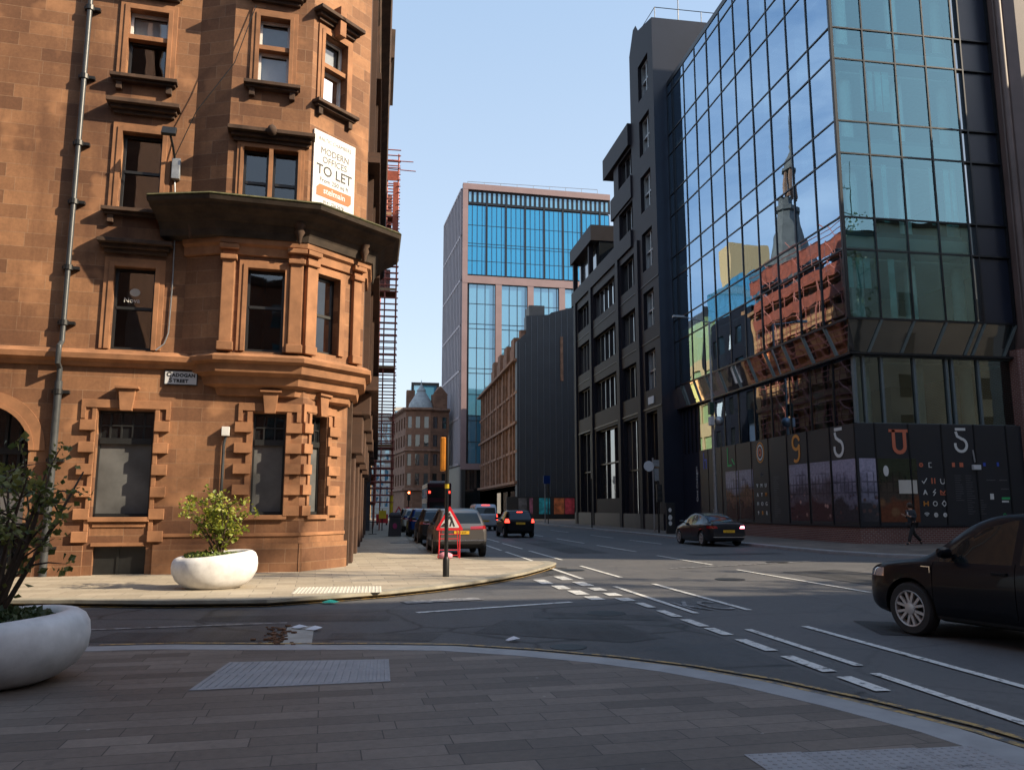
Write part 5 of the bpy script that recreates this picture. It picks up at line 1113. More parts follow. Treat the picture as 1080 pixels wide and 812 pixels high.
def make_car(name, S, paint, lit=False):
    """S: side-view tables along y (0 = rear bumper, L = nose). Local frame: +y forward, x right, z up."""
    root = bpy.data.objects.new(name, None); COL.objects.link(root); root.empty_display_size = .2
    L, W = S['L'], S['W']/2; st = sorted(set([0.0, .03, .08, .16, .3]+[k*L/34 for k in range(1, 34)]+[L-.3, L-.16, L-.08, L-.03, L])); rings = []
    for y in st:
        zb, zs, zt = interp(S['bot'], y), interp(S['belt'], y), interp(S['top'], y); w = W*interp(S['wid'], y); wt = W*interp(S['roofw'], y); wt = min(wt, w*.97)
        zs = min(zs, zt-.015); h = zs-zb
        half = [(0, zb), (w*.80, zb), (w*.93, zb+.04), (w*.975, zb+.12*h+.02), (w*.995, zb+.32*h), (w*1.0, zb+.55*h), (w*.992, zb+.80*h), (w*.975, zb+.94*h), (w*.945, zs)]
        g = zt-zs
        half += [(w*.945+(wt-w*.945)*t, zs+g*.92*t) for t in (.12, .4, .7)]
        half += [(wt-.01, zs+g*.93), (wt*.93, zs+g*.985), (wt*.72, zt+.004), (wt*.4, zt+.012), (0, zt+.016)]
        r = [Vector((x, y, z)) for x, z in half]+[Vector((-x, y, z)) for x, z in half[-2:0:-1]]; rings.append(r)
    mb = MB(); mb.loft(rings); body = tmpobj(mb)
    def sideprism(poly, x0, x1):
        p = MB(); n = len(poly); v = [Vector((x0, y, z)) for y, z in poly]+[Vector((x1, y, z)) for y, z in poly]
        return p.add(v, [tuple(range(n)), tuple(range(2*n-1, n-1, -1))]+[(i, n+i, n+(i+1) % n, (i+1) % n) for i in range(n)])
    def wholeprism(poly, y0, y1):
        p = MB(); n = len(poly); v = [Vector((x, y0, z)) for x, z in poly]+[Vector((x, y1, z)) for x, z in poly]
        return p.add(v, [tuple(range(n)), tuple(range(2*n-1, n-1, -1))]+[(i, n+i, n+(i+1) % n, (i+1) % n) for i in range(n)])
    R_ = S['R']
    for yw in S['wheels']:
        for s in (-1, 1):
            p = MB(); p.tube([(s*(W-.30), yw, R_), (s*(W+.3), yw, R_)], R_+.055, 36); body.data = bool_(body, p, 'DIFFERENCE')
    def cut(mbp, nm, mat, par, smooth=35):
        me = bool_(body, mbp, 'INTERSECT'); body.data = bool_(body, mbp, 'DIFFERENCE'); return finish(me, nm, mat, par, smooth)
    if S.get('skirt'):
        p = MB(); p.box(-2, 2, -1, L+1, -1, S['skirt']); cut(p, 'lower_trim', M['plastic'], root)
    for poly in S['side']:
        for s in (-1, 1): cut(sideprism(poly, s*.30, s*1.4), 'side_window', M['carglass'], root)
    for nm, poly, y0, y1, dp in S['ends']:
        cut(wholeprism(poly, y0, y1), nm, M['carglass'], root)
    for nm, poly, y0, y1, mt in S['lamps']:
        for s in (-1, 1):
            q = [(s*x, z) for x, z in poly]; cut(wholeprism(q, y0, y1), nm, M['taillit'] if (mt == 'tail' and lit) else M[{'tail': 'taildim', 'head': 'headlens', 'brake': 'taillit'}[mt]], root)
    if S.get('grille'):
        x, z0, z1 = S['grille']; p = MB(); p.box(-x, x, L-.35, L+1, z0, z1); cut(p, 'grille', M['plastic'], root)
    for y, z0, z1 in S.get('seams', []):
        for s in (-1, 1):
            p = MB(); p.box(min(s*.55, s*1.3), max(s*.55, s*1.3), y-.005, y+.005, z0, z1); body.data = bool_(body, p, 'DIFFERENCE')
    me = body.data.copy(); bpy.data.objects.remove(body); bd = finish(me, 'body', paint, root)
    def bodyx(y, z):
        zb, zs = interp(S['bot'], y), interp(S['belt'], y); return W*interp(S['wid'], y)*(1.0 if z < zs-.12 else .985)
    for yh, zh in S.get('handles', []):
        for s in (-1, 1):
            m = MB(); x = bodyx(yh, zh)*s; m.box(min(x-.01*s, x+.03*s), max(x-.01*s, x+.03*s), yh-.10, yh+.10, zh-.015, zh+.015); m.build('door_handle', S.get('handlemat', paint), bd, world=False, bevel=.006)
    ym, zm = S['mirror']
    for s in (-1, 1):
        m = MB(); x = bodyx(ym, zm)*s*.95; m.lathe([(.001, -.115), (.055, -.09), (.075, 0), (.055, .09), (.001, .115)], 12, Matrix.Translation((x+.13*s, ym, zm+.07)) @ Matrix.Rotation(rad(90), 4, 'Y') @ Matrix.Diagonal((1, .8, 1, 1)))
        m.box(min(x-.03*s, x+.1*s), max(x-.03*s, x+.1*s), ym-.03, ym+.03, zm-.0, zm+.05); m.build('wing_mirror', paint, root, smooth=40, world=False)
    y0, zp = S['plate']; m = MB(); m.box(-.26, .26, y0-.035, y0+.05, zp-.055, zp+.055); pl = m.build('number_plate', M['plate'], root, world=False)
    text_mesh('SJ19 KVT', .085, M['ink'], 'plate_lettering', pl, frame3((0, y0-.037, zp-.03), Vector((1, 0, 0))), .001)
    for k, yw in enumerate(S['wheels']):
        for s in (-1, 1):
            Mx = Matrix.Translation((s*(W-.115), yw, R_)) @ Matrix.Rotation(rad(90)*s, 4, 'Y')
            m = MB(); m.lathe([(R_*.62, -.10), (R_*.90, -.105), (R_*.98, -.07), (R_, 0), (R_*.98, .07), (R_*.90, .105), (R_*.66, .10), (R_*.60, .02)], 36, Mx, cap=False); wh = m.build('wheel', M['rubber'], root, smooth=35, world=False)
            m = MB(); m.lathe([(R_*.70, .085), (R_*.66, .108), (R_*.62, .10), (R_*.60, .03)], 36, Mx, cap=False)
            for q in range(S.get('spokes', 5)):
                a = 2*math.pi*q/S.get('spokes', 5)
                for da in (-.16, .16):
                    c, t = Vector((math.cos(a+da*.4), math.sin(a+da*.4), 0)), Vector((math.cos(a+da*1.6), math.sin(a+da*1.6), 0)); n = Vector((-math.sin(a), math.cos(a), 0))*.017
                    P = [c*.05-n, t*R_*.64-n*1.1, t*R_*.64+n*1.1, c*.05+n]
                    m.add([Mx @ (p+Vector((0, 0, z))) for z in (.055, .095) for p in P], [(0,3,2,1),(4,5,6,7),(0,1,5,4),(1,2,6,5),(2,3,7,6),(3,0,4,7)])
            m.lathe([(.075, .05), (.075, .10), (.05, .108), (.001, .108)], 16, Mx); m.build('rim', M['alloy'], wh, smooth=30, world=False)
            m = MB(); m.lathe([(.001, .0), (R_*.62, .0), (R_*.62, -.02)], 24, Mx); m.build('brake_disc', M['plastic'], wh, world=False)
    return root
def place(root, x, y, hdg, label, cat='car', group=None, z=.001):
    root.location = (x, y, z); root.rotation_euler = (0, 0, rad(hdg)); tag(root, label, cat, group); return root
def recolour(root, old, new):
    for ch in root.children_recursive:
        if ch.type == 'MESH' and ch.data.materials and ch.data.materials[0] == old:
            ch.data = ch.data.copy(); ch.data.materials[0] = new
SPEC = {}
SPEC['crossover'] = dict(L=4.30, W=1.86, R=.345, wheels=(.80, 3.43), skirt=.30, spokes=6,
    bot=[(0, .42), (.25, .30), (.5, .24), (3.8, .22), (4.1, .26), (4.3, .36)],
    belt=[(0, .85), (.3, 1.02), (1.5, 1.01), (2.7, .96), (3.2, .955), (3.8, .90), (4.15, .80), (4.3, .62)],
    top=[(0, .90), (.10, 1.08), (.45, 1.40), (.9, 1.56), (1.6, 1.60), (2.2, 1.575), (2.55, 1.48), (2.95, 1.22), (3.25, 1.02), (3.45, .985), (3.9, .915), (4.18, .80), (4.3, .64)],
    wid=[(0, .80), (.15, .92), (.5, .985), (1.2, 1.0), (3.0, 1.0), (3.7, .985), (4.05, .90), (4.2, .80), (4.3, .66)],
    roofw=[(0, .78), (.5, .70), (1.2, .71), (2.3, .71), (3.0, .80), (3.3, .88), (4.3, .85)],
    side=[[(1.98, .985), (3.02, .975), (2.86, 1.09), (2.42, 1.40), (2.05, 1.50), (1.98, 1.505)], [(.92, 1.03), (1.88, .99), (1.88, 1.505), (1.35, 1.50), (1.02, 1.42), (.80, 1.22)]],
    ends=[('windscreen', [(-.72, 1.02), (.72, 1.02), (.60, 1.47), (-.60, 1.47)], 2.42, 3.6, 0), ('rear_window', [(-.62, 1.10), (.62, 1.10), (.54, 1.44), (-.54, 1.44)], -1, .72, 0)],
    lamps=[('headlight', [(.46, .70), (.95, .74), (.95, .86), (.55, .80)], 3.85, 5, 'head'), ('tail_light', [(.55, .86), (1, .90), (1, 1.0), (.55, .96)], -1, .40, 'tail')],
    grille=(.42, .42, .62), seams=[(1.93, .36, 1.0), (3.05, .36, .97), (.88, .55, 1.02)], handles=[(2.12, .88), (1.12, .92)], mirror=(2.78, 1.03), plate=(.0, .62))
SPEC['hatch'] = dict(L=3.95, W=1.76, R=.31, wheels=(.68, 3.18), spokes=5,
    bot=[(0, .36), (.2, .26), (.5, .22), (3.5, .20), (3.8, .24), (3.95, .34)],
    belt=[(0, .86), (.3, 1.0), (1.5, .97), (2.5, .93), (3.0, .92), (3.5, .82), (3.85, .70), (3.95, .6)],
    top=[(0, .92), (.06, 1.05), (.28, 1.38), (.6, 1.52), (1.3, 1.54), (1.9, 1.51), (2.3, 1.40), (2.7, 1.15), (3.0, .97), (3.4, .87), (3.8, .74), (3.95, .62)],
    wid=[(0, .84), (.12, .93), (.5, 1.0), (3.0, 1.0), (3.5, .96), (3.8, .85), (3.95, .68)],
    roofw=[(0, .80), (.4, .74), (1.2, .74), (2.1, .73), (2.8, .82), (3.1, .88), (3.95, .85)],
    side=[[(1.85, .96), (2.72, .95), (2.55, 1.1), (2.15, 1.36), (1.85, 1.44)], [(.75, 1.02), (1.76, .97), (1.76, 1.45), (1.1, 1.44), (.72, 1.32)]],
    ends=[('windscreen', [(-.68, .98), (.68, .98), (.58, 1.40), (-.58, 1.40)], 2.2, 3.4, 0), ('rear_window', [(-.64, 1.03), (.64, 1.03), (.56, 1.40), (-.56, 1.40)], -1, .55, 0)],
    lamps=[('tail_light', [(.62, .84), (1, .84), (1, 1.06), (.68, 1.06)], -1, .34, 'tail'), ('headlight', [(.5, .62), (.9, .66), (.9, .78), (.6, .74)], 3.5, 5, 'head')],
    seams=[(1.80, .3, 1.0), (2.74, .3, .95)], handles=[(1.95, .86), (.98, .9)], mirror=(2.5, 1.0), plate=(.0, .80))
SPEC['sedan'] = dict(L=4.66, W=1.80, R=.335, wheels=(.98, 3.70), spokes=5,
    bot=[(0, .34), (.2, .24), (.6, .20), (4.1, .17), (4.45, .20), (4.66, .30)],
    belt=[(0, .80), (.3, .96), (1.2, .95), (2.5, .90), (3.3, .86), (4.1, .76), (4.5, .64), (4.66, .52)],
    top=[(0, .86), (.04, .98), (.35, 1.02), (.75, 1.10), (1.3, 1.29), (1.9, 1.41), (2.3, 1.43), (2.75, 1.36), (3.2, 1.12), (3.5, .95), (4.0, .84), (4.45, .68), (4.66, .54)],
    wid=[(0, .78), (.15, .90), (.5, .97), (1.2, 1.0), (3.2, 1.0), (4.0, .96), (4.45, .82), (4.66, .62)],
    roofw=[(0, .82), (.6, .72), (1.4, .66), (2.4, .68), (3.1, .78), (3.5, .88), (4.66, .85)],
    side=[[(2.10, .925), (3.28, .905), (2.95, 1.12), (2.6, 1.30), (2.1, 1.355)], [(.98, .985), (2.02, .93), (2.02, 1.355), (1.6, 1.29), (1.25, 1.17)]],
    ends=[('windscreen', [(-.70, .94), (.70, .94), (.56, 1.32), (-.56, 1.32)], 2.55, 3.9, 0), ('rear_window', [(-.62, 1.03), (.62, 1.03), (.50, 1.34), (-.50, 1.34)], .30, 1.72, 0)],
    lamps=[('tail_light', [(.50, .78), (1, .78), (1, .90), (.56, .89)], -1, .42, 'tail'), ('headlight', [(.48, .56), (.9, .58), (.9, .70), (.6, .66)], 4.0, 6, 'head')],
    seams=[(2.06, .3, .95), (3.30, .3, .9), (1.1, .5, .95)], handles=[(2.22, .80), (1.25, .84)], mirror=(3.05, .97), plate=(.0, .66))
SPEC['suv'] = dict(L=4.50, W=1.86, R=.36, wheels=(.86, 3.54), skirt=.54, spokes=5,
    bot=[(0, .46), (.25, .34), (.5, .28), (4.0, .24), (4.3, .30), (4.5, .40)],
    belt=[(0, .92), (.3, 1.06), (1.5, 1.06), (2.7, 1.02), (3.3, 1.0), (4.0, .92), (4.35, .80), (4.5, .66)],
    top=[(0, .98), (.10, 1.12), (.42, 1.48), (.75, 1.60), (1.6, 1.64), (2.3, 1.60), (2.7, 1.48), (3.1, 1.25), (3.4, 1.06), (4.0, .96), (4.36, .82), (4.5, .68)],
    wid=[(0, .82), (.15, .93), (.5, .99), (1.2, 1.0), (3.2, 1.0), (3.9, .97), (4.3, .85), (4.5, .68)],
    roofw=[(0, .80), (.5, .72), (1.2, .72), (2.4, .72), (3.1, .82), (3.4, .88), (4.5, .85)],
    side=[[(2.05, 1.05), (3.15, 1.04), (2.95, 1.16), (2.5, 1.45), (2.05, 1.53)], [(.85, 1.1), (1.96, 1.06), (1.96, 1.54), (1.2, 1.53), (.82, 1.36)]],
    ends=[('windscreen', [(-.72, 1.08), (.72, 1.08), (.60, 1.50), (-.60, 1.50)], 2.55, 3.9, 0), ('rear_window', [(-.68, 1.14), (.68, 1.14), (.56, 1.50), (-.56, 1.50)], -1, .72, 0)],
    lamps=[('tail_light', [(.30, .94), (1, .96), (1, 1.08), (.30, 1.04)], -1, .46, 'tail'), ('headlight', [(.48, .74), (.95, .76), (.95, .90), (.6, .86)], 3.95, 6, 'head')],
    seams=[(2.0, .45, 1.05), (3.2, .45, 1.0)], handles=[(2.2, .94), (1.2, .98)], mirror=(2.95, 1.1), plate=(.02, .84))
SPEC['van'] = dict(L=4.9, W=1.90, R=.33, wheels=(.95, 3.95), spokes=5,
    bot=[(0, .42), (.2, .30), (.6, .26), (4.4, .24), (4.75, .30), (4.9, .42)],
    belt=[(0, 1.05), (.2, 1.16), (3.0, 1.14), (4.0, 1.08), (4.6, .92), (4.9, .66)],
    top=[(0, 1.10), (.04, 1.3), (.16, 1.86), (.4, 1.95), (2.4, 1.97), (3.3, 1.92), (3.7, 1.78), (4.15, 1.32), (4.45, 1.08), (4.8, .86), (4.9, .68)],
    wid=[(0, .90), (.1, .97), (.5, 1.0), (4.0, 1.0), (4.6, .90), (4.9, .72)],
    roofw=[(0, .86), (.3, .84), (3.3, .83), (4.2, .86), (4.9, .82)],
    side=[[(2.9, 1.18), (4.0, 1.15), (3.6, 1.60), (2.9, 1.74)], [(1.6, 1.20), (2.8, 1.18), (2.8, 1.74), (1.6, 1.76)], [(.35, 1.22), (1.5, 1.20), (1.5, 1.76), (.38, 1.76)]],
    ends=[('windscreen', [(-.76, 1.16), (.76, 1.16), (.68, 1.76), (-.68, 1.76)], 3.5, 5.2, 0), ('rear_window', [(-.74, 1.26), (.74, 1.26), (.70, 1.72), (-.70, 1.72)], -1, .25, 0)],
    lamps=[('tail_light', [(.80, .78), (1, .78), (1, 1.22), (.82, 1.22)], -1, .22, 'tail'), ('headlight', [(.5, .76), (.9, .78), (.9, .96), (.6, .92)], 4.4, 6, 'head')],
    seams=[(2.85, .4, 1.15)], handles=[(3.0, 1.0)], mirror=(3.85, 1.2), plate=(.0, .72))
c = make_car('parked_car' if False else 'crossover_car', SPEC['crossover'], M['carblack'])
place(c, 8.68, 6.98, 14.0, 'gloss black crossover car turning into the street close to the kerb')
for ch in c.children:
    if ch.name.startswith('body'):
        m = MB(); m.box(-.932, -.922, 3.08, 3.2, .90, .912); m.box(-.932, -.922, 3.065, 3.08, .83, .912); m.build('wing_badge', M['chrome'], ch, world=False)
s = make_car('sedan_car', SPEC['sedan'], M['carnavy']); place(s, 15.1, 34.0, .0, 'dark graphite four-door saloon by the kerb in front of the glass offices')
for ch in list(s.children):
    if ch.name.startswith('tail_light') and ch.data.vertices and sum(v.co.x for v in ch.data.vertices) > 0: ch.data.materials[0] = emit('glowing_pink_lamp', (1, .18, .25), 5)
m = MB(); m.box(-.72, .72, -.015, .06, .40, .43); m.build('bumper_trim', M['chrome'], s, world=False)
h = make_car('hatchback_car', SPEC['hatch'], M['carblack'], True); place(h, 8.05, 46.3, 1.0, 'small black hatchback with brake lights lit waiting behind the silver van')
m = MB(); m.box(-.16, .16, .26, .33, 1.42, 1.46); m.build('high_brake_light', M['taillit'], h, world=False)
v = make_car('passenger_van', SPEC['van'], M['carsilver'], True); place(v, 8.05, 61.5, 0, 'silver passenger van with brake lights lit ahead of the black hatchback', 'van')
m = MB(); m.box(-.3, .3, .1, .16, 1.88, 1.92); m.build('high_brake_light', M['taillit'], v, world=False)
GP = 'cars parked along the left kerb'
p1 = make_car('parked_car', SPEC['suv'], M['cargrey']); place(p1, 2.83, 27.9, .5, 'bronze grey off-road car parked at the kerb directly behind the roadworks sign', 'car', GP)
m = MB(); m.box(-.80, .80, -.01, .10, .56, .60); m.build('bumper_trim', M['chrome'], p1, world=False)
for i, (x, y, mt, lb) in enumerate(((2.72, 36.4, 'cardark', 'dark brown car parked between the bronze and the blue one'), (2.62, 45.0, 'carblue', 'deep blue car parked third along the left kerb'), (2.5, 53.5, 'carwhite', 'pale car parked beyond the blue one'), (2.5, 61.5, 'carblack', 'black car parked farthest along the left kerb'))):
    q = copy_tree(p1); recolour(q, M['cargrey'], M[mt]); place(q, x, y, .3, lb, 'car', GP)
    for ch in q.children:
        if ch.name.startswith('bumper_trim'): bpy.data.objects.remove(ch); break
# double-decker bus far ahead, in the middle lane
B = thing('double_decker_bus', 'dark double-decker bus with small red lights seen from behind beyond the parked cars', 'bus', (6.35, 86, 0))
def bx(x0, x1, y0, y1, z0, z1, nm, mt, par=None, bev=0):
    m = MB(); m.box(6.35+x0, 6.35+x1, 86+y0, 86+y1, z0, z1); return m.build(nm, M[mt], par or B, bevel=bev)
b_ = bx(-1.25, 1.25, 0, 10.6, .35, 4.3, 'body', 'busred', None, .12)
bx(-1.05, 1.05, -.03, .05, 2.75, 3.85, 'upper_rear_window', 'carglass'); bx(-1.0, 1.0, -.03, .05, 1.5, 2.3, 'lower_rear_window', 'carglass')
for s_ in (-1, 1):
    for k in range(6):
        bx(min(s_*1.2, s_*1.27), max(s_*1.2, s_*1.27), .6+1.6*k, 2.0+1.6*k, 2.75, 3.8, 'side_window', 'carglass'); bx(min(s_*1.2, s_*1.27), max(s_*1.2, s_*1.27), .6+1.6*k, 2.0+1.6*k, 1.3, 2.2, 'side_window', 'carglass')
bx(-1.12, -.92, -.05, .02, 3.2, 3.45, 'tail_light', 'taillit'); bx(.92, 1.12, -.05, .02, 3.2, 3.45, 'tail_light', 'taillit'); bx(-1.14, -.94, -.05, .02, .9, 1.2, 'tail_light', 'taillit'); bx(.94, 1.14, -.05, .02, .9, 1.2, 'tail_light', 'taillit')
bx(-1.0, 1.0, .02, .4, 4.29, 4.5, 'roof_pod', 'galv'); bx(-.26, .26, -.05, .02, .7, .82, 'number_plate', 'plate')
for yy in (2.3, 8):
    for s_ in (-1, 1):
        m = MB(); m.tube([(6.35+s_*.95, 86+yy, .5), (6.35+s_*1.27, 86+yy, .5)], .5, 20); m.build('wheel', M['rubber'], B, smooth=40)
# ------------------------------------------------------------------ planters and their shrubs
def planter(name, label, x, y, z, sx, sy, h, rot, grp='white pebble-shaped planters'):
    P = thing(name, label, 'planter', (x, y, z), rot, grp)
    def fr(t): return 1+.06*math.cos(2*t+.6)+.035*math.cos(3*t)-.05*math.exp(-((t-1.15*math.pi+0)**2)/.06)
    prof = [(.52, .0), (.62, .015), (.76, .10), (.90, .26), (.985, .48), (1.0, .66), (.985, .82), (.94, .93), (.87, .985), (.80, 1.0), (.745, .985), (.72, .94), (.71, .80)]
    m = MB(); n = 56; rings = []
    for r, q in prof:
        ring_ = []
        for k in range(n):
            t = 2*math.pi*k/n; w_ = r*(1+(fr(t)-1)*min(1, q*2+.3)); lift = 1+.10*math.cos(t-.3)*q
            ring_.append(Vector((w_*sx*math.cos(t), w_*sy*math.sin(t), q*h*lift)))
        rings.append(ring_)
    m.loft(rings, True); m.build('bowl', M['planter'], P, smooth=60, world=False)
    m = MB(); m.add([(.735*fr(2*math.pi*k/n)*sx*math.cos(2*math.pi*k/n), .735*fr(2*math.pi*k/n)*sy*math.sin(2*math.pi*k/n), h*.90+.06*h*math.cos(2*math.pi*k/n)) for k in range(n)]+[(0, 0, h*.95)], [(k, (k+1) % n, n) for k in range(n)])
    m.build('soil', M['soil'], P, world=False); return P
def leaf(m, p, s, rn, flat=0):
    d = Vector((rn.uniform(-1, 1), rn.uniform(-1, 1), rn.uniform(-.6, .9))).normalized(); u = d.cross(Vector((rn.uniform(-1, 1), rn.uniform(-1, 1), rn.uniform(-1, 1)))).normalized()*s*.42; q = d*s; k = d.cross(u).normalized()*s*.12
    m.poly([p, p+q*.45+u+k, p+q, p+q*.45-u+k])
def shrub(name, label, base, h, spread, stems, nleaf, ls, mat, seed, lean=(0, 0), sub=5):
    rn = random.Random(seed); T_ = thing(name, label, 'shrub', base); b = Vector(base); mt, ml = MB(), MB(); tips = []
    for i in range(stems):
        a = 2*math.pi*(i+rn.random()*.7)/stems; r = spread*rn.uniform(.35, 1); top = b+Vector((lean[0]+r*math.cos(a), lean[1]+r*math.sin(a), h*rn.uniform(.62, 1)))
        p0 = b+Vector((rn.uniform(-.07, .07), rn.uniform(-.07, .07), 0)); mid = p0.lerp(top, .5)+Vector((rn.uniform(-.1, .1), rn.uniform(-.1, .1), .08))*h
        pts = [p0.lerp(mid, t).lerp(mid.lerp(top, t), t) for t in [k/6 for k in range(7)]]; mt.tube(pts, [.018*(1-.13*k)*h+.002 for k in range(7)], 5); tips.append(pts)
        for s_ in range(sub):
            k = rn.randint(2, 6); q = pts[k]; e = q+Vector((rn.uniform(-1, 1), rn.uniform(-1, 1), rn.uniform(-.15, .8))).normalized()*spread*rn.uniform(.25, .62)
            sp = [q, q.lerp(e, .5)+Vector((0, 0, .02)), e]; mt.tube(sp, [.007*h, .005*h, .002], 4); tips.append([q.lerp(e, t) for t in (.3, .5, .7, .85, 1)])
    for _ in range(nleaf):
        t = rn.choice(tips); p = t[rn.randint(1, len(t)-1)]+Vector((rn.gauss(0, .03), rn.gauss(0, .03), rn.gauss(0, .03)))*h
        leaf(ml, p, ls*rn.uniform(.6, 1.25), rn)
    mt.build('stem', M['twig'], T_, smooth=50); ml.build('foliage', M[mat], T_, fixn=False); return T_
def cover(name, label, c, rx, ry, mat, n, seed, s=.06, hh=.07):
    rn = random.Random(seed); m = MB()
    for _ in range(n):
        a, r = rn.uniform(0, 6.283), math.sqrt(rn.random()); p = Vector((c[0]+rx*r*math.cos(a), c[1]+ry*r*math.sin(a), c[2]+rn.uniform(0, hh)*(1.2-r*.6)+.02*math.sin(9*a))); leaf(m, p, s*rn.uniform(.5, 1.3), rn)
    o = m.build(name, M[mat], fixn=False); return tag(o, label, 'plants', kind='stuff')
planter('planter', 'large white pebble-shaped planter close to the camera, cut by the picture edge', -3.60, 8.55, .045, .84, .80, .60, .15)
planter('planter', 'smaller white pebble-shaped planter sunlit before the sandstone wall', -3.12, 16.95, .12, .76, .58, .66, .25)
cover('ground_cover', 'low dark green plants filling the near planter', (-3.60, 8.55, .58), .58, .54, 'leafc', 1500, 3, .07, .11)
cover('ground_cover', 'bright green low plants filling the sunlit planter', (-3.12, 16.95, .72), .54, .40, 'leafcy', 700, 4, .07, .06)
shrub('leafy_shrub', 'tall loose dark green shrub growing in the near planter', (-3.60, 8.6, .58), 1.55, .72, 12, 1000, .075, 'leafg', 5, (.12, 0), 6)
shrub('leafy_shrub', 'small yellow-green shrub growing in the sunlit planter', (-3.04, 16.95, .74), 1.18, .58, 11, 1250, .085, 'leafy', 8, (-.05, 0), 7)
# ------------------------------------------------------------------ post with orange-covered signal head
t = thing('signal_post', 'slim black post topped by a signal head in an orange cover beside the corner kerb', 'post', (1.57, 18.92, .12))
m = MB(); m.tube([(1.57, 18.92, .12), (1.57, 18.92, 3.3)], .045, 12); m.lathe([(.075, .12), (.075, .5), (.05, .56)], 12, Matrix.Translation((1.57, 18.92, 0))); m.build('pole', M['iron'], t, smooth=40)
m = MB(); m.prism([(1.40, 18.8), (1.52, 18.78), (1.53, 19.05), (1.42, 19.1)], 2.50, 3.28); m.build('signal_cover', M['amber'], t, bevel=.03)
m = MB(); m.lathe([(.05, 2.1), (.05, 2.2)], 12, Matrix.Translation((1.57, 18.92, 0))); m.build('reflective_band', M['yellowpad'], t)
# ------------------------------------------------------------------ roadworks sign on its red frame
RW = thing('roadworks_sign', 'red bordered triangular roadworks sign with digging figure on a red stand', 'sign', (2.2, 25.6, .12))
x0, yy, zb, zt, hw = 2.22, 25.6, .98, 1.70, .44
Mx = frame3((x0, yy, zb), Vector((1, 0, 0)))
def tri(k, z0, z1, mt, nm):
    def rc(s, r):
        P = [Vector((-s*hw*1.0, 0)), Vector((s*hw, 0)), Vector((0, s*.76))]; c_ = Vector((0, .26)); P = [p+c_*(1-s) for p in P]; out = []
        for i in range(3):
            a, b, c2 = P[i-1], P[i], P[(i+1) % 3]; d1, d2 = (a-b).normalized(), (c2-b).normalized()
            for q in range(5): tt = q/4; out.append(tuple((b+d1*r).lerp(b, tt).lerp(b.lerp(b+d2*r, tt), tt)))
        return out
    m = MB(); m.prism(rc(k, .07*k), z0, z1, Mx); return m.build(nm, M[mt], RW)
tri(1.0, -.02, .0, 'signred', 'sign_border'); tri(.70, .0005, .006, 'white', 'sign_face')
m = MB()
for pts in ([(-.04, .42), (.02, .46), (.08, .38), (.10, .30), (.05, .28), (.0, .36)], [(.05, .30), (.10, .31), (.17, .12), (.12, .11)], [(.04, .29), (.08, .28), (.04, .12), (-.01, .12)], [(-.03, .41), (.0, .36), (-.10, .24), (-.13, .27)], [(-.05, .33), (-.03, .31), (-.17, .17), (-.19, .19)], [(-.30, .10), (-.06, .10), (-.13, .20), (-.18, .22)]):
    m.prism(pts, .006, .011, Mx)
m.prism([(-.02+.045*math.cos(a), .49+.045*math.sin(a)) for a in [k*math.pi/5 for k in range(10)]], .006, .011, Mx); m.build('digging_symbol', M['ink'], RW)
m = MB()
for s in (-1, 1):
    m.tube([(x0+.32*s, yy-.02+.03, .12), (x0+.32*s, yy+.03, 1.0)], .018, 6); m.tube([(x0+.32*s, yy+.45, .12), (x0+.22*s, yy+.05, 1.25)], .018, 6)
for z in (.22, .38, .72, .86): m.tube([(x0-.32, yy+.03, z), (x0+.32, yy+.03, z)], .014, 6)
m.build('stand_frame', M['redframe'], RW)
m = MB(); rings = []
for k in range(9):
    a = k/8; r = .13*math.sin(math.pi*(.12+.76*a))+.02; rings.append([Vector((x0-.34+.42*a, yy-.12+r*1.1*math.cos(q), .12+.11+r*.85*math.sin(q)-.02)) for q in [j*math.pi/5 for j in range(10)]])
m.loft(rings); sb = m.build('sandbag', M['sandbag'], None, smooth=60); tag(sb, 'pink and white sandbag weighing down the roadworks sign stand', 'sandbag')
# ------------------------------------------------------------------ litter bin, distant street works
t = thing('litter_bin', 'dark litter bin with magenta badge on the shaded pavement', 'bin', (.98, 46.6, .12))
m = MB(); m.loft([[Vector((.98+sx*w_, 46.6+sy*w_*.8, z)) for sx, sy in ((-1, -1), (1, -1), (1, 1), (-1, 1))] for w_, z in ((.36, .12), (.33, .7), (.30, 1.15), (.34, 1.2), (.34, 1.3), (.22, 1.42))]); m.build('bin_body', M['bin'], t, bevel=.02)
m = MB(); m.prism([(.12*math.cos(a), .16*math.sin(a)) for a in [k*math.pi/6 for k in range(12)]], 0, .02, frame3((.98, 46.31, .68), Vector((1, 0, 0)))); m.build('badge', M['magenta'], t)
m = MB(); m.box(.76, 1.2, 46.30, 46.34, 1.0, 1.13); m.build('slot', M['ink'], t)
for x, y, lb in ((1.75, 69, 'small triangular works sign beyond the parked cars nearer the bin'), (2.55, 71, 'small round works sign beyond the parked cars')):
    t = thing('works_sign', lb, 'sign', (x, y, .12)); m = MB()
    for s in (-.25, .25): m.tube([(x+s, y, .12), (x+s, y, 1.0)], .03, 6)
    m.build('stand', M['iron'], t); Mx = frame3((x, y-.02, 1.35), Vector((1, 0, 0)))
    P3 = [(-.5, -.35), (.5, -.35), (0, .5)] if 'triang' in lb else [(.42*math.cos(k*.5236), .42*math.sin(k*.5236)) for k in range(12)]
    m = MB(); m.prism(P3, -.02, .0, Mx); pb = m.build('sign_border', M['signred'], t); m = MB(); m.prism([(a*.68, b*.68-.03) for a, b in P3], .001, .008, Mx); m.build('sign_face', M['white'], pb)
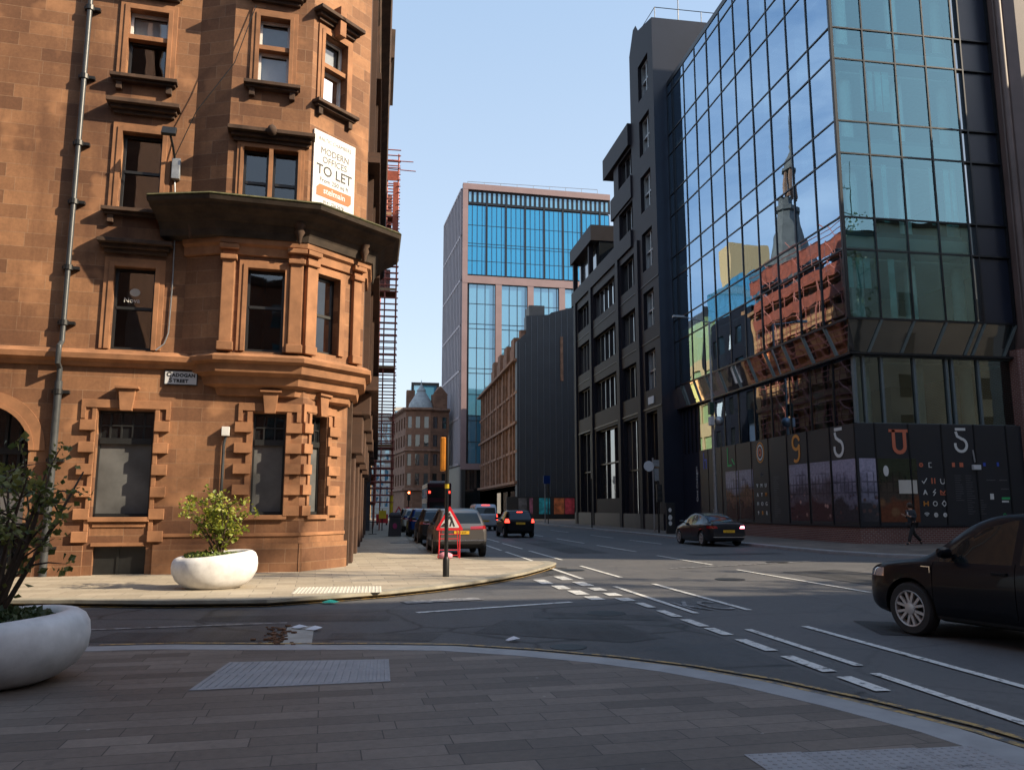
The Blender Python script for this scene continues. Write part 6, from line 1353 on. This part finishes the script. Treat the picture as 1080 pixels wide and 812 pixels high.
def signal(name, label, x, y, z0, lampz, lit=None, h=3.4):
    t = thing(name, label, 'traffic light', (x, y, z0)); m = MB(); m.tube([(x, y, z0), (x, y, h)], .06, 8); m.build('pole', M['iron'], t, smooth=40)
    m = MB(); m.box(x-.17, x+.17, y-.32, y-.08, lampz-.55, lampz+.55); hd = m.build('signal_head', M['iron'], t, bevel=.02)
    for k in range(3):
        zz = lampz+.34-.34*k; m = MB(); m.lathe([(.11, 0), (.10, .02), (.001, .03)], 14, Matrix.Translation((x, y-.325, zz)) @ Matrix.Rotation(rad(90), 4, 'X')); m.build('lens', emit('red_signal_lamp', (1, .08, .02), 30) if k == 0 and lit else M['ink'], hd)
    return t
signal('traffic_light', 'traffic light showing red beyond the parked cars', 3.55, 96, .12, 3.1, True)
signal('traffic_light', 'traffic light on the pavement before the granite offices', 17.55, 50, .12, 2.6)
t = thing('pavement_barrier', 'red plastic barrier beyond the litter bin under the scaffold', 'barrier', (.45, 78, .12))
m = MB(); m.box(-.1, 1.0, 78, 78.06, .3, 1.1); m.build('panel', M['redframe'], t); m = MB(); m.box(-.05, .1, 77.8, 78.3, .12, .3); m.box(.8, .95, 77.8, 78.3, .12, .3); m.build('foot', M['plastic'], t)
t = thing('works_cabinet', 'yellow works notice board under the scaffold', 'notice board', (.35, 58.6, .12))
m = MB(); m.tube([(.35, 58.6, .12), (.35, 58.6, 1.6)], .04, 6); m.build('post', M['iron'], t); m = MB(); m.box(.12, .62, 58.52, 58.56, .95, 1.5); m.build('board', M['yellowpad'], t)
for x, y, lb in ((-.25, 50.5, 'dark cafe table with chairs by the shaded wall'),):
    t = thing('cafe_table', lb, 'table', (x, y, .12)); m = MB(); m.lathe([(.35, .82), (.35, .86)], 14, Matrix.Translation((x, y, 0))); m.build('table_top', M['iron'], t)
    m = MB(); m.tube([(x, y, .12), (x, y, .83)], .03, 6); m.lathe([(.25, .12), (.24, .15)], 12, Matrix.Translation((x, y, 0))); m.build('leg', M['iron'], t)
# ------------------------------------------------------------------ right-hand pavement furniture
t = thing('street_lamp', 'tall grey street lamp with signal boxes before the glass offices', 'street lamp', (19, 44.4, .12))
m = MB(); m.tube([(19, 44.4, .12), (19, 44.4, 1.6)], .15, 12); m.tube([(19, 44.4, 1.6), (19, 44.4, 12.5)], [.09, .06], 10); m.build('pole', M['galv'], t, smooth=40)
m = MB(); m.tube([(19, 44.4, 12.45), (17.4, 44.5, 12.75)], .035, 8); m.build('arm', M['galv'], t); m = MB(); m.box(16.8, 17.5, 44.38, 44.62, 12.68, 12.82); m.build('lantern', M['galv'], t, bevel=.03)
m = MB(); m.box(18.72, 18.98, 44.1, 44.4, 7.0, 7.7); m.build('green_signal_box', plain('dark_green_box', (.01, .05, .035), .4), t, bevel=.02)
m = MB(); m.box(18.70, 18.95, 44.0, 44.35, 6.35, 6.85); m.build('white_box', M['white'], t, bevel=.02)
m = MB(); m.lathe([(.001, -.28), (.2, -.22), (.26, 0), (.2, .22), (.001, .28)], 12, Matrix.Translation((19.25, 44.1, 6.6))); m.build('camera_dome', M['galv'], t, smooth=60)
t = thing('information_totem', 'black information totem with white figure by the granite offices', 'totem', (17.75, 48.5, .12))
m = MB(); m.box(17.5, 18.05, 48.4, 48.6, .12, 2.0); m.build('slab', M['plastic'], t, bevel=.02)
for z, r in ((1.55, .10), (1.1, .13), (.75, .11)):
    m = MB(); m.prism([(r*math.cos(a), r*1.3*math.sin(a)) for a in [k*math.pi/5 for k in range(10)]], 0, .01, frame3((17.72, 48.39, z), Vector((1, 0, 0)))); m.build('white_figure_print', M['paleink'], t)
t = thing('round_sign', 'white round sign with small plates on a post by the granite offices', 'sign', (17.35, 51, .12))
m = MB(); m.tube([(17.6, 51, .12), (17.6, 51, 4.9)], .05, 8); m.build('pole', M['galv'], t, smooth=40)
m = MB(); m.lathe([(.34, -.02), (.34, .02)], 18, Matrix.Translation((17.3, 50.92, 4.35)) @ Matrix.Rotation(rad(90), 4, 'X')); m.build('disc', M['whiteblind'], t)
m = MB(); m.box(17.55, 18.0, 50.9, 50.94, 4.35, 4.75); m.build('plate', M['galv'], t); m = MB(); m.box(17.66, 17.96, 50.9, 50.94, 3.4, 4.2); m.build('plate', M['galv'], t)
def post(name, lb, x, y, h, mt, extra=None):
    t = thing(name, lb, 'post', (x, y, .12)); m = MB(); m.tube([(x, y, .12), (x, y, h)], .05, 8); m.build('pole', M[mt], t, smooth=40)
    if extra: m = MB(); m.box(*extra); m.build('sign_plate', M['carblue'], t)
post('sign_post', 'thin dark post with blue plate before the poster hoarding', 16.9, 81, 4.6, 'iron', (16.4, 17.1, 80.9, 80.95, 4.1, 4.9))
post('sign_post', 'pale post beside the blue-plated one before the hoarding', 17.6, 86, 4.4, 'galv')
post('bollard_post', 'thin dark post at the kerb before the granite offices', 16.9, 64, 4.0, 'iron')
# ------------------------------------------------------------------ litter
for x, y, mt, lb, s in ((-1.02, 11.9, 'litter', 'crumpled white paper on the concrete patch', .11), (-.80, 11.75, 'litter', 'torn white wrapper beside the crumpled paper', .12), (-.78, 15.0, 'teal', 'turquoise plastic scrap in the sunlit gutter', .17), (1.72, 10.4, 'litter', 'pale scrap lying alone on the dark asphalt', .10)):
    rn = random.Random(int(s*1000)); m = MB(); n = 8; ring_ = [(x+s*rn.uniform(.6, 1.1)*math.cos(k*.785), y+s*.6*rn.uniform(.6, 1.1)*math.sin(k*.785), .02+rn.uniform(0, .03)) for k in range(n)]
    m.add(ring_+[(x, y, .075), (x, y, .014)], [(k, (k+1) % n, n) for k in range(n)]+[((k+1) % n, k, n+1) for k in range(n)]); o = m.build('litter_scrap', M[mt]); tag(o, lb, 'litter')
# ------------------------------------------------------------------ pedestrian walking to the left along the hoarding
def skin_mesh(verts, edges, radii, name, mat, parent, sub=1, extra=None):
    me = bpy.data.meshes.new(name); me.from_pydata(verts, edges, []); o = bpy.data.objects.new('t', me); COL.objects.link(o)
    md = o.modifiers.new('s', 'SKIN'); md.use_smooth_shade = True
    for i, r in enumerate(radii):
        sv = me.skin_vertices[0].data[i]; sv.radius = r if isinstance(r, tuple) else (r, r); sv.use_root = i == 0
    sb = o.modifiers.new('u', 'SUBSURF'); sb.levels = sub; sb.render_levels = sub
    dg = bpy.context.evaluated_depsgraph_get(); dg.update(); m2 = bpy.data.meshes.new_from_object(o.evaluated_get(dg)); bpy.data.objects.remove(o)
    if extra:
        bm = bmesh.new(); bm.from_mesh(m2); tmp = bpy.data.meshes.new('x'); tmp.from_pydata([tuple(v) for v in extra.v], [], extra.f); bm.from_mesh(tmp); bm.to_mesh(m2); bm.free()
    m2.name = name; m2.materials.clear(); m2.materials.append(mat)
    for p in m2.polygons: p.use_smooth = True
    ob = bpy.data.objects.new(name, m2); COL.objects.link(ob); ob.parent = parent; return ob
PX, PY = 22.2, 31.6
PE = thing('person', 'person in a dark coat and black trousers walking past the hoarding holding a phone', 'person', (PX, PY, .12), rad(0))
# local frame: walking towards -x, z up
hip, kneeF, ankF, toeF = (0, 0, .90), (-.14, -.08, .52), (-.26, -.08, .10), (-.43, -.08, .045)
kneeB, ankB, toeB = (.10, .08, .50), (.42, .08, .17), (.40, .08, .04)
V = [hip, (0, -.09, .86), kneeF, ankF, toeF, (0, .09, .86), kneeB, ankB, toeB, (-.01, 0, 1.12), (-.03, 0, 1.36), (-.04, 0, 1.47), (-.06, 0, 1.55), (-.085, 0, 1.65), (-.075, 0, 1.73),
     (-.03, -.19, 1.40), (.02, -.23, 1.14), (-.22, -.16, 1.20), (-.03, .19, 1.40), (.04, .24, 1.13), (-.20, .20, 1.22)]
Ed = [(0, 1), (1, 2), (2, 3), (3, 4), (0, 5), (5, 6), (6, 7), (7, 8), (0, 9), (9, 10), (10, 11), (11, 12), (12, 13), (13, 14), (10, 15), (15, 16), (16, 17), (10, 18), (18, 19), (19, 20)]
Rd = [(.15, .12), .095, .065, .045, .04, .095, .065, .045, .04, (.15, .11), (.17, .11), .06, .065, .095, .07, .065, .05, .035, .065, .05, .035]
ex = MB()
for s, wx in ((-1, (-.22, -.16, 1.20)), (1, (-.20, .20, 1.22))):
    w_ = Vector(wx); ex.tube([w_, w_+Vector((-.08, .0, .035))], [.032, .036], 8)
    for k in range(4): b_ = w_+Vector((-.075, -.03+.02*k, .035)); ex.tube([b_, b_+Vector((-.035, 0, .025)), b_+Vector((-.03-.004*k, .0, .055))], [.010, .009, .007], 6)
    ex.tube([w_+Vector((-.03, -.03*s, .03)), w_+Vector((-.06, -.045*s, .06)), w_+Vector((-.07, -.04*s, .085))], [.011, .010, .008], 6)
ex.tube([(-.165, 0, 1.655), (-.195, 0, 1.635), (-.17, 0, 1.62)], [.012, .018, .010], 6)
for s in (-1, 1): ex.lathe([(.001, -.035), (.022, 0), (.001, .035)], 8, Matrix.Translation((-.07, s*.088, 1.645))); ex.lathe([(.001, -.012), (.012, 0), (.001, .012)], 8, Matrix.Translation((-.165, s*.035, 1.67)))
ex.tube([(-.168, -.025, 1.595), (-.168, .025, 1.595)], .008, 6)
skin_mesh(V, Ed, Rd, 'body', M['skin'], PE, 1, ex)
skin_mesh([hip]+V[1:4]+V[5:8], [(0, 1), (1, 2), (2, 3), (0, 4), (4, 5), (5, 6)], [(.165, .135), .112, .085, .068, .112, .085, .068], 'trousers', M['trouser'], PE)
skin_mesh([(0, 0, .80), (-.01, 0, 1.12), (-.03, 0, 1.36), (-.04, 0, 1.475), V[15], V[16], (-.17, -.175, 1.19), V[18], V[19], (-.16, .208, 1.205)], [(0, 1), (1, 2), (2, 3), (2, 4), (4, 5), (5, 6), (2, 7), (7, 8), (8, 9)], [(.20, .17), (.185, .15), (.20, .14), .085, .09, .075, .06, .09, .075, .06], 'coat', M['coat'], PE)
for a, b in ((ankF, toeF), (ankB, toeB)): skin_mesh([a, tuple((Vector(a)+Vector(b))/2), b], [(0, 1), (1, 2)], [.06, .055, .045], 'shoe', M['ink'], PE)
m = MB(); m.lathe([(.001, .125), (.07, .11), (.112, .05), (.118, -.01), (.10, -.09), (.06, -.12)], 14, Matrix.Translation((-.055, 0, 1.66)) @ Matrix.Rotation(rad(-22), 4, 'Y')); m.build('hair', M['hair'], PE, smooth=60, world=False)
ph = thing('mobile_phone', 'small pale phone held up in the walking person hand', 'phone', (PX-.29, PY-.16, .12+1.27)); m = MB(); m.box(PX-.295, PX-.287, PY-.20, PY-.13, 1.36, 1.50); m.build('phone_body', M['white'], ph, bevel=.003)
# ------------------------------------------------------------------ unseen sparse trees added to streak the road and dapple the wall with shade
def tree(x, y, h, r, seed, n, lb):
    rn = random.Random(seed); T_ = thing('shade_tree', lb, 'tree', (x, y, 0), 0, 'unseen trees added for their shade'); m = MB(); ml = MB()
    m.tube([(x, y, 0), (x+.1, y, h*.35), (x, y+.1, h*.7), (x, y, h)], [.17, .14, .08, .02], 8); m.build('trunk', M['twig'], T_, smooth=50)
    lm = MB(); tips = []
    for i in range(26):
        z = h*rn.uniform(.42, .95); a = rn.uniform(0, 6.28); q = Vector((x, y, z)); e = q+Vector((math.cos(a), math.sin(a), rn.uniform(.2, .8)))*r*rn.uniform(.5, 1)*(1.15-z/h*.6); lm.tube([q, q.lerp(e, .5)+Vector((0, 0, .1)), e], [.05, .03, .01], 5); tips.append((q, e))
    lm.build('limb', M['twig'], T_)
    for _ in range(n): q, e = rn.choice(tips); leaf(ml, q.lerp(e, rn.uniform(.4, 1.05))+Vector((rn.gauss(0, .25), rn.gauss(0, .25), rn.gauss(0, .25))), .26*rn.uniform(.6, 1.3), rn)
    ml.build('crown', M['leafg'], T_, fixn=False)
for a in ((29.5, 3.4, 17.5, 1.2, 31, 380, 'young street tree farthest into the side street outside the picture'), (30.5, 6.6, 16.5, 1.1, 32, 340, 'second young street tree outside the picture'), (29.8, 9.4, 18, 1.0, 33, 340, 'third young street tree outside the picture'), (31.2, 11.8, 16, 1.0, 34, 320, 'fourth young street tree outside the picture'), (36, 5.0, 32, 2.6, 35, 650, 'tall old street tree outside the picture'), (41, 2.5, 33, 2.6, 36, 650, 'tallest old street tree outside the picture')): tree(*a)
bpy.context.view_layer.update()
